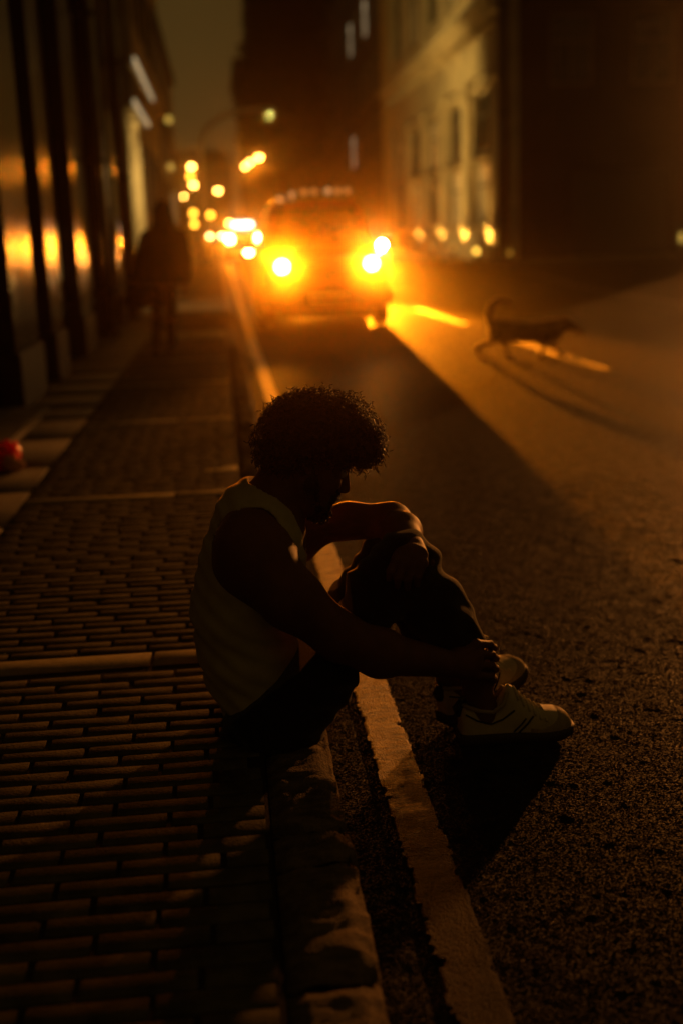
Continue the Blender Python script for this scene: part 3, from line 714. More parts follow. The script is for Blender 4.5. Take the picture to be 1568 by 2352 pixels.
# ================================================================== VEHICLES (front faces -y, origin on the road under the front bumper)
def wheel(parent, x, y, r, w):
    mb = MB(); mb.lathe([(r*.62, -w/2), (r*.94, -w/2), (r, -w*.3), (r, w*.3), (r*.94, w/2), (r*.62, w/2)], (x, y, r), 24, 'x')
    t = mb.build('wheel', M['tyre'], parent, False)
    mb = MB(); mb.lathe([(r*.60, -w*.42), (r*.55, w*.38), (r*.12, w*.44)], (x, y, r), 20, 'x'); mb.build('rim', M['steel'], t)
def car(loc, label, wd, ht, ln, paint, hood_z, cab_w, suv, lens, lens_r, lamp_dx, lamp_z, beam, group, beam_cone=R(56), tiltdown=5, cat='car', aimx=0., left_k=1., beam_cutoff=False):
    t = empty('car', loc, label, cat, group)
    hw = wd/2; cw = cab_w/2; zb_ = .30 if suv else .22; cabf = 1.25 if suv else 1.2; wsf = cabf-.12
    # lower body with sculpted nose: rings along y
    rings = [(0.0, hw*.86, .34, hood_z-.20), (.06, hw*.95, .30, hood_z-.10), (.25, hw, zb_, hood_z-.03), (cabf, hw, zb_, hood_z+.03), (ln*.6, hw, zb_, hood_z+.06), (ln-.2, hw*.98, zb_, hood_z+.05), (ln, hw*.9, .42, hood_z-.05)]
    V, Fc = [], []
    for (y, w, z0, z1) in rings:
        V += [(-w*.96, y, z0), (-w, y, z0+.18), (-w*1.0, y, (z0+z1)/2), (-w*.97, y, z1-.08), (-w*.88, y, z1), (0, y, z1+.03), (w*.88, y, z1), (w*.97, y, z1-.08), (w, y, (z0+z1)/2), (w, y, z0+.18), (w*.96, y, z0)]
    n = 11
    for k in range(len(rings)-1):
        for j in range(n):
            a = k*n+j; b = k*n+(j+1) % n; Fc.append((a, b, b+n, a+n))
    Fc.append(tuple(range(n))[::-1]); Fc.append(tuple((len(rings)-1)*n+j for j in range(n)))
    mb = MB(); mb.v = V; mb.f = Fc; body = mb.build('body', paint, t, True)
    body.data.polygons.foreach_set('use_smooth', np.zeros(len(body.data.polygons), bool))
    # cabin
    zc = hood_z+.02; ce = ln-.12 if suv else ln*.80; top_y0 = cabf+(.42 if suv else .75); top_y1 = ce-(.12 if suv else .55)
    mb = MB(); mb.hexa([(-hw*.9, cabf, zc), (hw*.9, cabf, zc), (hw*.9, ce, zc), (-hw*.9, ce, zc)], [(-cw, top_y0, ht-.02), (cw, top_y0, ht-.02), (cw, top_y1, ht), (-cw, top_y1, ht)])
    mb.build('cabin', paint, t, bevel=.05)
    def lerp(a, b, q): return tuple(a[i]+(b[i]-a[i])*q for i in range(3))
    A, B, C_, D = (-hw*.9, cabf, zc), (hw*.9, cabf, zc), (cw, top_y0, ht-.02), (-cw, top_y0, ht-.02)
    def quadpatch(m, A, B, C_, D, u0, u1, v0, v1, off):
        p = lambda u, v: lerp(lerp(A, B, u), lerp(D, C_, u), v)
        nrm = (Vector(B)-Vector(A)).cross(Vector(D)-Vector(A)).normalized()*off
        q = [Vector(p(u0, v0))+nrm, Vector(p(u1, v0))+nrm, Vector(p(u1, v1))+nrm, Vector(p(u0, v1))+nrm]
        back = [x-nrm*1.5 for x in q]
        m.hexa(back, q)
    m_ = MB(); quadpatch(m_, A, B, C_, D, .07, .93, .10, .84, .006); m_.build('windscreen', M['glass'], t)
    for sx in (-1, 1):
        A2, B2, C2, D2 = (sx*hw*.9, cabf, zc), (sx*hw*.9, ce, zc), (sx*cw, top_y1, ht), (sx*cw, top_y0, ht-.02)
        for u0, u1 in ((.14, .46), (.50, .86)):
            m_ = MB(); quadpatch(m_, A2, B2, C2, D2, u0, u1, .15, .82, .008*sx*1.0); m_.build('side_window', M['glass'], t)
        m_ = MB(); m_.hexa([(sx*(hw+.02), cabf+.18, zc+.02), (sx*(hw+.20), cabf+.18, zc+.03), (sx*(hw+.20), cabf+.28, zc+.03), (sx*(hw+.02), cabf+.28, zc+.02)], [(sx*(hw+.03), cabf+.18, zc+.17), (sx*(hw+.19), cabf+.18, zc+.18), (sx*(hw+.18), cabf+.27, zc+.18), (sx*(hw+.03), cabf+.27, zc+.17)])
        m_.tube([(sx*(hw*.9), cabf+.24, zc+.05), (sx*(hw+.06), cabf+.24, zc+.08)], .02, 6); m_.build('wing_mirror', paint, t)
        for yw in (.85, ln-.85): wheel(t, sx*(hw-.10), yw, .37 if suv else .31, .22)
        m_ = MB(); m_.lathe([(lens_r*1.25, .10), (lens_r*1.2, -.015), (lens_r*1.05, -.03), (lens_r*1.0, -.018)], (sx*lamp_dx, .02, lamp_z), 20, 'y')
        h = m_.build('headlight', M['steel'], t)
        m_ = MB(); m_.lathe([(lens_r*.98, -.02), (lens_r*.8, -.045), (lens_r*.3, -.055)], (sx*lamp_dx, .02, lamp_z), 20, 'y'); m_.build('lens', lens, h)
        if beam_cutoff:  # added plate that blocks the beam above lamp height
            m_ = MB(); m_.hexa([(sx*lamp_dx-.16, -.48, lamp_z-.012), (sx*lamp_dx+.16, -.48, lamp_z-.012), (sx*lamp_dx+.16, .02, lamp_z+.06), (sx*lamp_dx-.16, .02, lamp_z+.06)], [(sx*lamp_dx-.16, -.48, lamp_z-.006), (sx*lamp_dx+.16, -.48, lamp_z-.006), (sx*lamp_dx+.16, .02, lamp_z+.07), (sx*lamp_dx-.16, .02, lamp_z+.07)]); m_.build('beam_cutoff_plate', M['black'], h)
        if beam:
            src = (sx*lamp_dx, -.09, lamp_z)
            lamp('headlight_beam', 'SPOT', src, beam*(left_k if sx < 0 else 1.), AMBER, .035, aim(src, (sx*lamp_dx+aimx, -10, lamp_z-10*math.tan(R(tiltdown)))), beam_cone, .85, t)
    m_ = MB()
    for k in range(5): m_.box(-lamp_dx+lens_r*1.6, lamp_dx-lens_r*1.6, -.02, .05, lamp_z-.14+k*.06, lamp_z-.14+k*.06+.03)
    m_.build('grille', M['black'], t)
    m_ = MB(); m_.box(-hw*.98, hw*.98, -.12, .10, .36, .58); m_.build('bumper', M['black'] if suv else paint, t, bevel=.04)
    m_ = MB(); m_.box(-.26, .26, -.14, -.122, .42, .53); m_.build('number_plate', M['plate'], t)
    return t
SUVY = 16.35
HL, HR_ = W(648, 612, SUVY), W(853, 606, SUVY)
cx = (HL[0]+HR_[0])/2; ldx = (HR_[0]-HL[0])/2; lz = (HL[2]+HR_[2])/2
suv = car((cx, SUVY, 0), 'large dark red off-road car with glaring headlights facing down the street', 1.86, 1.90, 4.5, M['car_red'], 1.10, 1.34, True, M['head_lens'], .085, ldx, lz, 420., None, R(14), 6., aimx=-.6, left_k=1.6)
for sx in (-1, 1):
    src = (sx*ldx, -.09, lz); lamp('high_beam', 'SPOT', src, 6600., (1., .175, .003), .05, aim(src, (-cx*.62+sx*ldx*.38, -10., lz+.55)), R(14), 1., suv)
src = (ldx, -.09, lz); lamp('side_beam', 'SPOT', src, 700., AMBER, .05, aim(src, (ldx+2.3, -10., lz-1.2)), R(32), .7, suv)
m_ = MB(); m_.box(-.70, .70, .62, 1.08, .17, .31); m_.box(-.74, .74, 3.4, 3.9, .17, .31); m_.box(-.5, .5, 1.08, 3.4, .22, .31); m_.build('underbody_block', M['black'], suv, bevel=.04)  # low boxes added to stop beams from behind passing under the car
for sx in (-1, 1):
    for yw in (1.28, 4.08): m_ = MB(); m_.box(sx*.80-.13, sx*.80+.13, yw, yw+.02, .06, .45); m_.build('flap_block', M['black'], suv)  # plates added behind the wheels to block light from behind
# roof lamps: five dim markers and two brighter corner lamps
rb = MB(); rb.tube([(-.62, 1.72, 1.955), (.62, 1.72, 1.955)], .02, 8)
for x in (-.5, 0, .5): rb.box(x-.02, x+.02, 1.70, 1.74, 1.88, 1.95)
rack = rb.build('lamp_bar', M['iron'], suv)
for px in (698, 721, 752, 774, 796):
    P = W(px, 437, SUVY+1.72); m_ = MB(); m_.lathe([(.05, .05), (.05, -.02), (.03, -.03)], (P[0]-cx, 1.70, 1.99), 14, 'y'); m_.build('marker_lamp', M['lamp_roof_dim'] if px != 752 else M['lamp_roof'], suv)
for px, py in ((643, 457), (671, 446)):
    P = W(px, py, SUVY+1.6); m_ = MB(); m_.lathe([(.04, .05), (.04, -.02), (.02, -.03)], (P[0]-cx, 1.60, P[2]), 12, 'y'); m_.tube([(P[0]-cx, 1.62, P[2]), (P[0]-cx+(.10 if px < 650 else .02), 1.75, 1.86)], .012, 6); m_.build('roof_lamp', M['lamp_roof'], suv)
# fog lamp carried on the right front corner pillar: its beam is cut by the bonnet
FP = W(876, 563, SUVY+.72)
fx, fy, fz = FP[0]-cx, .72, FP[2]
m_ = MB(); m_.lathe([(.045, .07), (.06, .03), (.062, -.02)], (fx, fy, fz), 16, 'y'); m_.tube([(fx-.06, fy+.06, fz-.13), (fx, fy+.04, fz-.03)], .014, 8); d = m_.build('spot_lamp', M['iron'], suv)
m_ = MB(); m_.lathe([(.055, -.018), (.04, -.035), (.01, -.04)], (fx, fy, fz), 16, 'y'); m_.build('lens', M['ditch_lens'], d)
src = (fx, fy-.10, fz)
lamp('spot_lamp_beam', 'SPOT', src, 60., AMBER, .035, aim(src, (fx-.6, -10., fz-.2)), R(40), .9, suv)

# second car close behind: its dipped beams pass both sides of the big car and rake the road
car((2.50, 27., zg(27)), 'grey car close behind the big dark red car, mostly hidden by it', 1.74, 1.45, 4.3, M['car_grey'], .92, 1.15, False, M['far_lens'], .09, .66, .70, 430000., 'approaching cars far down the street', R(14), 3.2, aimx=0.0, left_k=.006, beam_cutoff=True)
P = W(562, 548, 52)
taxi = car((P[0], 52, zg(52)), 'white taxi with lit roof sign approaching behind the big car', 1.74, 1.50, 4.3, M['car_white'], .95, 1.15, False, M['far_lens'], .15, .65, P[2]-zg(52), 1500., 'approaching cars far down the street', R(60), 1)
m_ = MB(); m_.box(-.45, .45, 2.0, 2.18, 1.55, 1.78); m_.build('roof_sign', M['sign_white'], taxi, bevel=.03)
P = W(496, 545, 112)
car((P[0], 112, zg(112)), 'dark car with paired headlights, farthest down the street', 1.74, 1.46, 4.3, M['car_grey'], .92, 1.15, False, M['far_lens'], .2, .62, P[2]-zg(112), 350., 'approaching cars far down the street', R(60), 1)
P = W(527, 513, 128)
t = empty('traffic_light', (P[0], 128, zg(128)), 'traffic light on a post at the far end of the street', 'traffic light')
m_ = MB(); m_.tube([(0, 0, 0), (0, 0, P[2]-zg(128)-.5)], .07, 8); m_.build('post', M['iron'], t)
m_ = MB(); m_.box(-.2, .2, .02, .3, P[2]-zg(128)-.5, P[2]-zg(128)+.6); h = m_.build('signal_head', M['black'], t)
m_ = MB(); m_.ell((0, -.02, P[2]-zg(128)), (.19, .08, .19)); m_.build('lens', M['lamp_amber'], h, True)

# scooter with one headlight
P = W(572, 578, 35); z0 = zg(35)
t = empty('motor_scooter', (P[0], 35, z0), 'small motor scooter with a single bright headlight left of the big car', 'scooter')
lzs = P[2]-z0
for y_, nm in ((.15, 0), (1.35, 1)):
    m_ = MB(); m_.lathe([(.14, -.05), (.24, -.045), (.25, 0), (.24, .045), (.14, .05)], (0, y_, .25), 20, 'x'); w_ = m_.build('wheel', M['tyre'], t)
    m_ = MB(); m_.lathe([(.14, -.03), (.05, -.06), (.05, .06), (.14, .03)], (0, y_, .25), 16, 'x'); m_.build('rim', M['steel'], w_)
m_ = MB(); m_.hexa([(-.18, .28, .30), (.18, .28, .30), (.2, .36, .3), (-.2, .36, .3)], [(-.16, .18, lzs-.1), (.16, .18, lzs-.1), (.16, .3, lzs-.1), (-.16, .3, lzs-.1)]); m_.build('leg_shield', M['car_grey'], t, bevel=.03)
m_ = MB(); m_.box(-.16, .16, .36, .8, .24, .32); m_.hexa([(-.18, .78, .26), (.18, .78, .26), (.16, 1.6, .42), (-.16, 1.6, .42)], [(-.17, .82, .68), (.17, .82, .68), (.12, 1.62, .74), (-.12, 1.62, .74)]); m_.build('body', M['car_grey'], t, bevel=.03)
m_ = MB(); m_.hexa([(-.13, .8, .68), (.13, .8, .68), (.13, 1.5, .73), (-.13, 1.5, .73)], [(-.11, .86, .78), (.11, .86, .78), (.1, 1.48, .82), (-.1, 1.48, .82)]); m_.build('seat', M['black'], t, bevel=.02)
m_ = MB(); m_.tube([(-.34, .34, lzs+.12), (-.1, .28, lzs+.08), (.1, .28, lzs+.08), (.34, .34, lzs+.12)], .018, 8); m_.tube([(0, .15, .3), (0, .27, lzs+.06)], .035, 8); m_.build('handlebar', M['iron'], t)
m_ = MB(); m_.lathe([(.10, .1), (.12, -.02)], (0, .2, lzs), 16, 'y'); h = m_.build('headlight', M['car_grey'], t)
m_ = MB(); m_.lathe([(.105, -.015), (.08, -.045), (.02, -.05)], (0, .2, lzs), 16, 'y'); m_.build('lens', M['far_lens'], h)
lamp('headlight_beam', 'SPOT', (0, .05, lzs), 120., AMBER, .05, aim((0, .05, lzs), (0, -10, lzs-.6)), R(60), .85, t)

# ================================================================== SEATED MAN
def J(px, py, y, rpx=0):
    p = W(px, py, y); return p, rpx*mpp(p)
YN, YM, YF = 2.46, 2.62, 2.80
def torso(s, infl=0., sh=True):
    for (px, py, rx, ry, rz) in ((612, 1612, .098, .165, .105), (572, 1505, .112, .150, .11), (560, 1390, .120, .160, .12), (582, 1275, .115, .165, .105), (610, 1215, .085, .150, .075)):
        s.ell(W(px, py, YM), np.array([rx, ry, rz])*.985+infl, .07)
Dh = R(27); hf = np.array([math.cos(Dh), .16, -math.sin(Dh)]); hf /= np.linalg.norm(hf)
hs_ = np.cross(np.array([0, 0, 1.]), hf); hs_ /= np.linalg.norm(hs_); hu = np.cross(hf, hs_)
HC = W(712, 1046, 2.64); HROT = np.stack([hf, hs_, hu])
def hp(a, b, c): return HC+hf*a+hs_*b+hu*c
s = SDF((-.30, 2.22, -.02), (.95, 3.02, 1.02), .0042)
torso(s)
# neck and head
s.cone(W(612, 1190, YM), hp(-.04, 0, -.055), .068, .058, .04)
s.ell(W(575, 1180, YM), (.06, .14, .05), .05)
s.ell(hp(-.012, 0, .032), (.098, .076, .088), .02, HROT)
s.ell(hp(.035, 0, -.045), (.058, .058, .078), .03, HROT)
s.ell(hp(.066, 0, -.105), (.030, .034, .024), .025, HROT)
for sd in (-1, 1):
    s.cone(hp(-.01, sd*.058, -.055), hp(.058, sd*.026, -.108), .020, .016, .03)
    s.ell(hp(.072, sd*.034, .016), (.022, .026, .010), .012, HROT)
    s.ell(hp(.060, sd*.045, -.035), (.022, .018, .018), .02, HROT)
    s.ell(hp(.094, sd*.031, -.006), (.014, .017, .011), .01, HROT, 'd')
    s.ell(hp(-.006, sd*.077, -.016), (.020, .008, .032), .008, HROT)
    s.ell(hp(-.002, sd*.084, -.014), (.010, .006, .018), .006, HROT, 'd')
    s.ell(hp(.104, sd*.012, -.046), (.010, .009, .008), .008, HROT)
s.cone(hp(.088, 0, .012), hp(.112, 0, -.036), .009, .012, .012)
s.ell(hp(.113, 0, -.042), (.011, .012, .010), .008, HROT)
s.ell(hp(.094, 0, -.070), (.012, .024, .0075), .006, HROT)
s.ell(hp(.091, 0, -.083), (.012, .021, .008), .006, HROT)
# near arm
A1, _ = J(572, 1262, YN+.03); 
s.ell(A1, (.074, .066, .084), .05)
s.cone(W(590, 1285, YN+.01), W(668, 1375, YN-.03), .076, .066, .04)
s.cone(W(668, 1375, YN-.03), W(778, 1462, YN-.03), .066, .052, .03)
s.cone(W(778, 1462, YN-.03), W(872, 1500, YN-.01), .052, .053, .03)
s.cone(W(872, 1500, YN-.01), W(1046, 1527, 2.54), .052, .030, .03)
# near hand gripping the shin just above the ankle
PW, PK = W(1046, 1527, 2.54), W(1100, 1517, 2.555)
s.ell((PW+PK)/2, (.034, .022, .040), .025)
SH = W(1084, 1530, 2.64)
for k, (dz, ln_) in enumerate(((-38, .9), (-14, 1.0), (10, .97), (34, .8))):
    kn = W(1092+6*(k in (1, 2)), 1516+dz, 2.552)
    p1 = W(1124+5*(k in (1, 2)), 1512+dz*1.0+6, 2.592); p2 = W(1134+4*(k in (1, 2)), 1514+dz+12, 2.628); p3 = W(1118, 1516+dz+16, 2.662)
    s.cone(W(1064, 1524+dz*.5, 2.548), kn, .013, .0115, .012); s.cone(kn, p1, .0108, .0096, .006); s.cone(p1, p2, .0096, .0088, .005); s.cone(p2, p3, .0088, .0072, .005)
t0, t1, t2 = W(1052, 1500, 2.55), W(1058, 1478, 2.585), W(1076, 1470, 2.625)
s.cone(t0, t1, .0145, .012, .012); s.cone(t1, t2, .012, .009, .006)
# far arm over the knee
s.ell(W(668, 1235, YF-.02), (.07, .062, .075), .05)
s.cone(W(680, 1222, YF-.01), W(800, 1196, YF), .050, .043, .04)
s.cone(W(800, 1196, YF), W(898, 1200, YF-.02), .043, .049, .03)
s.cone(W(898, 1200, YF-.02), W(922, 1222, 2.70), .049, .047, .02)
s.cone(W(922, 1222, 2.70), W(948, 1262, 2.545), .047, .029, .02)
hk = [(908, 1286, 896, 1312, 893, 1330), (928, 1294, 914, 1326, 912, 1346), (950, 1297, 936, 1330, 935, 1351), (971, 1293, 958, 1324, 957, 1343)]
s.ell(W(942, 1276, 2.508), (.042, .020, .027), .02)
for a in hk:
    k0, k1, k2 = W(a[0], a[1], 2.492), W(a[2], a[3], 2.482), W(a[4], a[5], 2.492)
    s.cone(W(945, 1268, 2.51), k0, .013, .0115, .012); s.cone(k0, k1, .0108, .0095, .004); s.cone(k1, k2, .0095, .0075, .004)
s.cone(W(962, 1266, 2.53), W(985, 1290, 2.535), .014, .011, .01); s.cone(W(985, 1290, 2.535), W(990, 1316, 2.545), .011, .0085, .005)
# shins and ankles
s.cone(W(1010, 1420, 2.60), W(1086, 1535, 2.645), .058, .040, .02); s.cone(W(1086, 1535, 2.645), W(1108, 1640, 2.65), .040, .037, .02); s.cone(W(1108, 1640, 2.65), W(1190, 1680, 2.65), .030, .025, .03)
s.cone(W(985, 1440, 2.78), W(1040, 1560, 2.76), .052, .038, .02); s.cone(W(1040, 1560, 2.76), W(1050, 1630, 2.76), .038, .034, .02)
man = link('person', s.mesh('person'), M['skin'], smooth=True)
tag(man, 'curly-haired man in cream tank top sitting on the kerb, head bowed over his knees', 'person')

# tank top
s = SDF((-.30, 2.30, .06), (.42, 3.0, .95), .0055)
torso(s, .008)
s.ell(W(600, 1185, YM), (.078, .155, .060), .05); s.ell(W(575, 1178, YM), (.068, .150, .060), .05); s.ell(W(592, 1150, YM), (.045, .11, .04), .04)
s.warp(lambda X, Y, Z: .0032*np.sin((Z*62+X*26+2.2*np.sin(X*17+Y*9)))*np.clip((.62-Z)*6, 0, 1)*np.clip(.5+np.sin(X*9+Z*7+1.), 0, 1)+.0018*np.sin(Z*120+X*70+3*np.sin(Y*14)))
def hull_cut(c, r, lo_y, hi_y):
    c = np.asarray(c); q = s.sub((c[0]-.2, lo_y, c[2]-.2), (c[0]+.2, hi_y, c[2]+.2)); sl, X, Y, Z = q
    ca, sa = math.cos(R(-32)), math.sin(R(-32)); x = (X-c[0])*ca+(Z-c[2])*sa; z = -(X-c[0])*sa+(Z-c[2])*ca
    d = (np.sqrt((x/r[0])**2+(z/r[1])**2)-1)*min(r)
    s.f[sl] = np.maximum(s.f[sl], -d+0*Y)
hull_cut(W(568, 1262, YN), (.070, .094), 2.30, 2.56)
hull_cut(W(585, 1255, YF), (.070, .094), 2.70, 3.0)
q = s.sub(s.lo, s.lo+s.h*s.n); sl, X, Y, Z = q     # neckline
a, b = W(626, 1122, YM), W(712, 1212, YM); ab = b-a; L_ = float(ab[0]**2+ab[2]**2)
t_ = np.clip(((X-a[0])*ab[0]+(Z-a[2])*ab[2])/L_, 0, 1.); d = np.sqrt((X-a[0]-t_*ab[0])**2+((Y-YM)*.62)**2+(Z-a[2]-t_*ab[2])**2)-(.058+.006*t_)
s.f = np.maximum(s.f, -d)
s.plane(W(566, 1612, YM), (math.cos(R(-52)), 0, math.sin(R(-52))))
link('tank_top', s.mesh('tank_top'), M['tank'], man, True)

# trousers
s = SDF((-.2, 2.24, .0), (.72, 3.02, .78), .0052)
s.ell(W(622, 1628, YM), (.112, .190, .112), .04)
def leg(hip, kn, sh, hem, r):
    s.cone(hip, kn, r[0], r[1], .04); s.cone(kn, sh, r[1], r[2], .04); s.cone(sh, hem, r[2], r[3], .03)
leg(W(645, 1602, YN+.07), W(926, 1292, 2.585), W(1002, 1400, 2.60), W(1066, 1500, 2.63), (.106, .072, .074, .066))
leg(W(660, 1590, YF-.05), W(898, 1285, 2.77), W(975, 1415, 2.775), W(1030, 1515, 2.76), (.100, .070, .070, .062))
s.ell(W(716, 1560, YN+.08), (.105, .10, .09), .05); s.ell(W(632, 1652, 2.53), (.115, .125, .105), .05); s.ell(W(692, 1512, 2.55), (.095, .13, .085), .05)
s.warp(lambda X, Y, Z: .0045*np.sin(X*48-Z*36+2.5*np.sin(Y*16+Z*11))*np.clip(.4+np.sin(X*13+Z*17), 0, 1)+.003*np.sin(X*70+Z*95+3*np.sin(Y*12)+2*np.sin(X*21)))
s.plane(W(572, 1562, YM), (-math.cos(R(-52)), 0, -math.sin(R(-52))), (s.lo, (.25, 3.1, .6)))
n_ = W(1066, 1500, 2.63)-W(1002, 1400, 2.60); s.plane(W(1062, 1493, 2.63), n_, ((.40, 2.2, .05), (.8, 2.69, .5)))
s.plane(W(1028, 1512, 2.76), n_, ((.36, 2.69, .05), (.8, 3.05, .5)))
tr = link('trousers', s.mesh('trousers'), M['trousers'], man, True)
# loose fold of cloth standing off the shin
m_ = MB(); m_.tube([W(992, 1322, 2.60), W(1022, 1346, 2.60), W(1056, 1378, 2.605), W(1078, 1412, 2.61), W(1080, 1440, 2.615), W(1066, 1462, 2.62)], [.004, .007, .009, .009, .008, .004], 8); m_.build('fold', M['trousers'], tr, True)
m_ = MB(); m_.tube([W(1062, 1466, 2.62), W(1088, 1458, 2.625), W(1118, 1464, 2.64)], [.006, .009, .004], 8); m_.build('drawcord', M['tank'], tr, True)

# hair: a mass of tight curls
hair_ctr = [(735, 985, 118, 78), (665, 1005, 72, 72), (640, 1035, 44, 40), (810, 1010, 60, 56), (832, 1024, 36, 30), (700, 960, 70, 48), (770, 965, 70, 46)]
s = SDF((-.06, 2.40, .56), (.42, 2.90, .98), .005)
for px, py, rx, rz in hair_ctr:
    p = W(px, py, 2.65); k = mpp(p); s.ell(p, (rx*k*.93, .118 if rx > 60 else .085, rz*k*.95), .04)
s.warp(lambda X, Y, Z: .005*np.sin(X*110+2*np.sin(Z*60))*np.sin(Y*105+1.5*np.sin(X*70))*np.sin(Z*115+1)+.003*np.sin(X*210)*np.sin(Y*190)*np.sin(Z*205))
for q in range(90):      # uneven clumps
    v = RNG.normal(size=3); v /= np.linalg.norm(v); v[2] = abs(v[2])*.9-.15; c_ = W(733, 1000, 2.65)+v*np.array([.125, .112, .085]); rr_ = RNG.uniform(.010, .024)
    s.ell(c_, (rr_, rr_, rr_), .012)
fc = hp(.105, 0, -.03)   # keep the face clear
s.ell(hp(.115, 0, -.055), (.075, .085, .098), .01, HROT, 'd')
s.ell(hp(.02, -.10, -.075), (.085, .05, .070), .01, HROT, 'd'); s.ell(hp(.02, .10, -.075), (.085, .05, .070), .01, HROT, 'd')
hm = s.mesh('hair')
nv = len(hm.vertices); co = np.empty(nv*3, np.float32); hm.vertices.foreach_get('co', co); co = co.reshape(-1, 3)
no = np.empty(nv*3, np.float32); hm.vertices.foreach_get('normal', no); no = no.reshape(-1, 3)
hair = link('hair', hm, M['hair'], man, True)
dirf = (co-HC)@hf; diru = (co-HC)@hu
okv = np.where(diru > -.07)[0]
def curls(base, normals, count, lmin, lmax, name, parent, thick=.0011):
    V, Q = [], []; ns, nr = 15, 3
    pick = RNG.choice(len(base), count)
    for i in pick:
        p0 = base[i]-normals[i]*.006; nn = normals[i]+RNG.normal(size=3)*.35; nn = nn/np.linalg.norm(nn)
        u = np.cross(nn, RNG.normal(size=3)); u /= np.linalg.norm(u); w = np.cross(nn, u)
        L_ = RNG.uniform(lmin, lmax); rr = RNG.uniform(.003, .0065); turns = RNG.uniform(1.2, 2.6)*2*math.pi; ph = RNG.uniform(0, 6)
        pts = []
        for k in range(ns):
            q = k/(ns-1); a = ph+turns*q
            pts.append(p0+nn*L_*q+(u*math.cos(a)+w*math.sin(a))*rr*min(1, q*3)+np.array([0, 0, -.006*q*q]))
        pts = np.array(pts); tn = np.gradient(pts, axis=0); tn /= np.linalg.norm(tn, axis=1)[:, None]
        e1 = np.cross(tn, nn+.01); e1 /= np.maximum(np.linalg.norm(e1, axis=1), 1e-6)[:, None]; e2 = np.cross(tn, e1)
        b = len(V)*1; b = len(V)
        for k in range(ns):
            for j in range(nr):
                a = 2*math.pi*j/nr; V.append(pts[k]+(e1[k]*math.cos(a)+e2[k]*math.sin(a))*thick)
        for k in range(ns-1):
            for j in range(nr):
                x = b+k*nr+j; y = b+k*nr+(j+1) % nr; Q.append((x, y, y+nr, x+nr))
    return link(name, np_mesh(name, V, Q), M['hair'], parent, True)
curls(co[okv], no[okv], 3400, .008, .026, 'curls', hair); curls(co[okv], no[okv], 260, .024, .040, 'stray_curls', hair)

# beard
s = SDF((.02, 2.46, .48), (.32, 2.82, .78), .0042)
for sd in (-1, 1):
    s.cone(hp(.004, sd*.062, -.050), hp(.062, sd*.026, -.112), .018, .020, .03); s.cone(hp(-.004, sd*.072, -.01), hp(.004, sd*.064, -.06), .010, .016, .02)
    s.cone(hp(.100, sd*.004, -.060), hp(.084, sd*.028, -.072), .0075, .009, .008); s.cone(hp(.084, sd*.028, -.072), hp(.072, sd*.03, -.105), .010, .014, .012)
s.ell(hp(.070, 0, -.112), (.032, .036, .028), .02, HROT)
s.warp(lambda X, Y, Z: .003*np.sin(X*300)*np.sin(Y*290)*np.sin(Z*310))
bm_ = s.mesh('beard'); beard = link('beard', bm_, M['hair'], man, True)
nv = len(bm_.vertices); co2 = np.empty(nv*3, np.float32); bm_.vertices.foreach_get('co', co2); co2 = co2.reshape(-1, 3); no2 = np.empty(nv*3, np.float32); bm_.vertices.foreach_get('normal', no2); no2 = no2.reshape(-1, 3)
curls(co2, no2, 700, .004, .010, 'beard_curls', beard, .0008)
for sd in (-1, 1):
    m_ = MB(); m_.ell(hp(.082, sd*.031, -.008), (.011, .011, .011)); m_.build('eye', M['eye'], man, True)
    m_ = MB(); m_.tube([hp(.096, sd*.012, .018), hp(.096, sd*.028, .024), hp(.082, sd*.048, .018)], [.004, .005, .003], 6); m_.build('eyebrow', M['hair'], man, True)
# necklace
cn = []
for k in range(41):
    a = 2*math.pi*k/40; c = (W(600, 1122, YM)+W(690, 1248, YM))/2; ax = (W(690, 1248, YM)-W(600, 1122, YM))/2
    cn.append(c+ax*math.cos(a)+np.array([0, .085*math.sin(a), .02*abs(math.sin(a))]))
m_ = MB(); m_.tube(cn, .0016, 6, False); nk = m_.build('necklace', M['gold'], man, True)
m_ = MB(); pp = W(692, 1252, YM); m_.ell(tuple(pp), (.006, .003, .010)); m_.build('pendant', M['gold'], nk, True)

# shoes
def loft(secs, n=22):
    V, Q = [], []
    for (x, hw, z0, z1, p) in secs:
        for j in range(n):
            a = math.pi*(j/(n-1)); c, s_ = math.cos(a), math.sin(a)
            V.append((x, hw*math.copysign(abs(c)**p, c), z0+(z1-z0)*abs(s_)**(.75)))
    for k in range(len(secs)-1):
        for j in range(n-1):
            a = k*n+j; Q.append((a, a+n, a+n+1, a+1))
    m = MB(); m.v = V; m.f = Q+[tuple(range(n)), tuple((len(secs)-1)*n+j for j in range(n))[::-1]]
    return m
SEC = [(0.0, .020, .022, .075, .6), (.006, .028, .022, .098, .6), (.018, .032, .022, .104, .62), (.04, .034, .022, .094, .66), (.07, .035, .022, .082, .7), (.095, .036, .022, .090, .8), (.112, .037, .022, .125, .95), (.124, .038, .022, .146, 1.05), (.134, .039, .022, .142, 1.05), (.15, .041, .022, .122, 1.0), (.175, .045, .022, .099, .9), (.20, .048, .022, .081, .75), (.225, .049, .022, .074, .65), (.25, .046, .022, .071, .6), (.27, .038, .022, .064, .6), (.283, .027, .022, .052, .6), (.291, .012, .022, .036, .6)]
def halfw(x): return float(np.interp(x, [q[0] for q in SEC], [q[1] for q in SEC]))
def topz(x): return float(np.interp(x, [q[0] for q in SEC], [q[3] for q in SEC]))
def surf(x, z, sd, off=.002):
    q = min(range(len(SEC)), key=lambda i: abs(SEC[i][0]-x)); p = SEC[q][4]
    sn = min(1, max(0, (z-.022)/(topz(x)-.022)))**(1/.75); c = math.sqrt(max(0, 1-sn*sn)); return (x, sd*(halfw(x)*c**p+off), z)
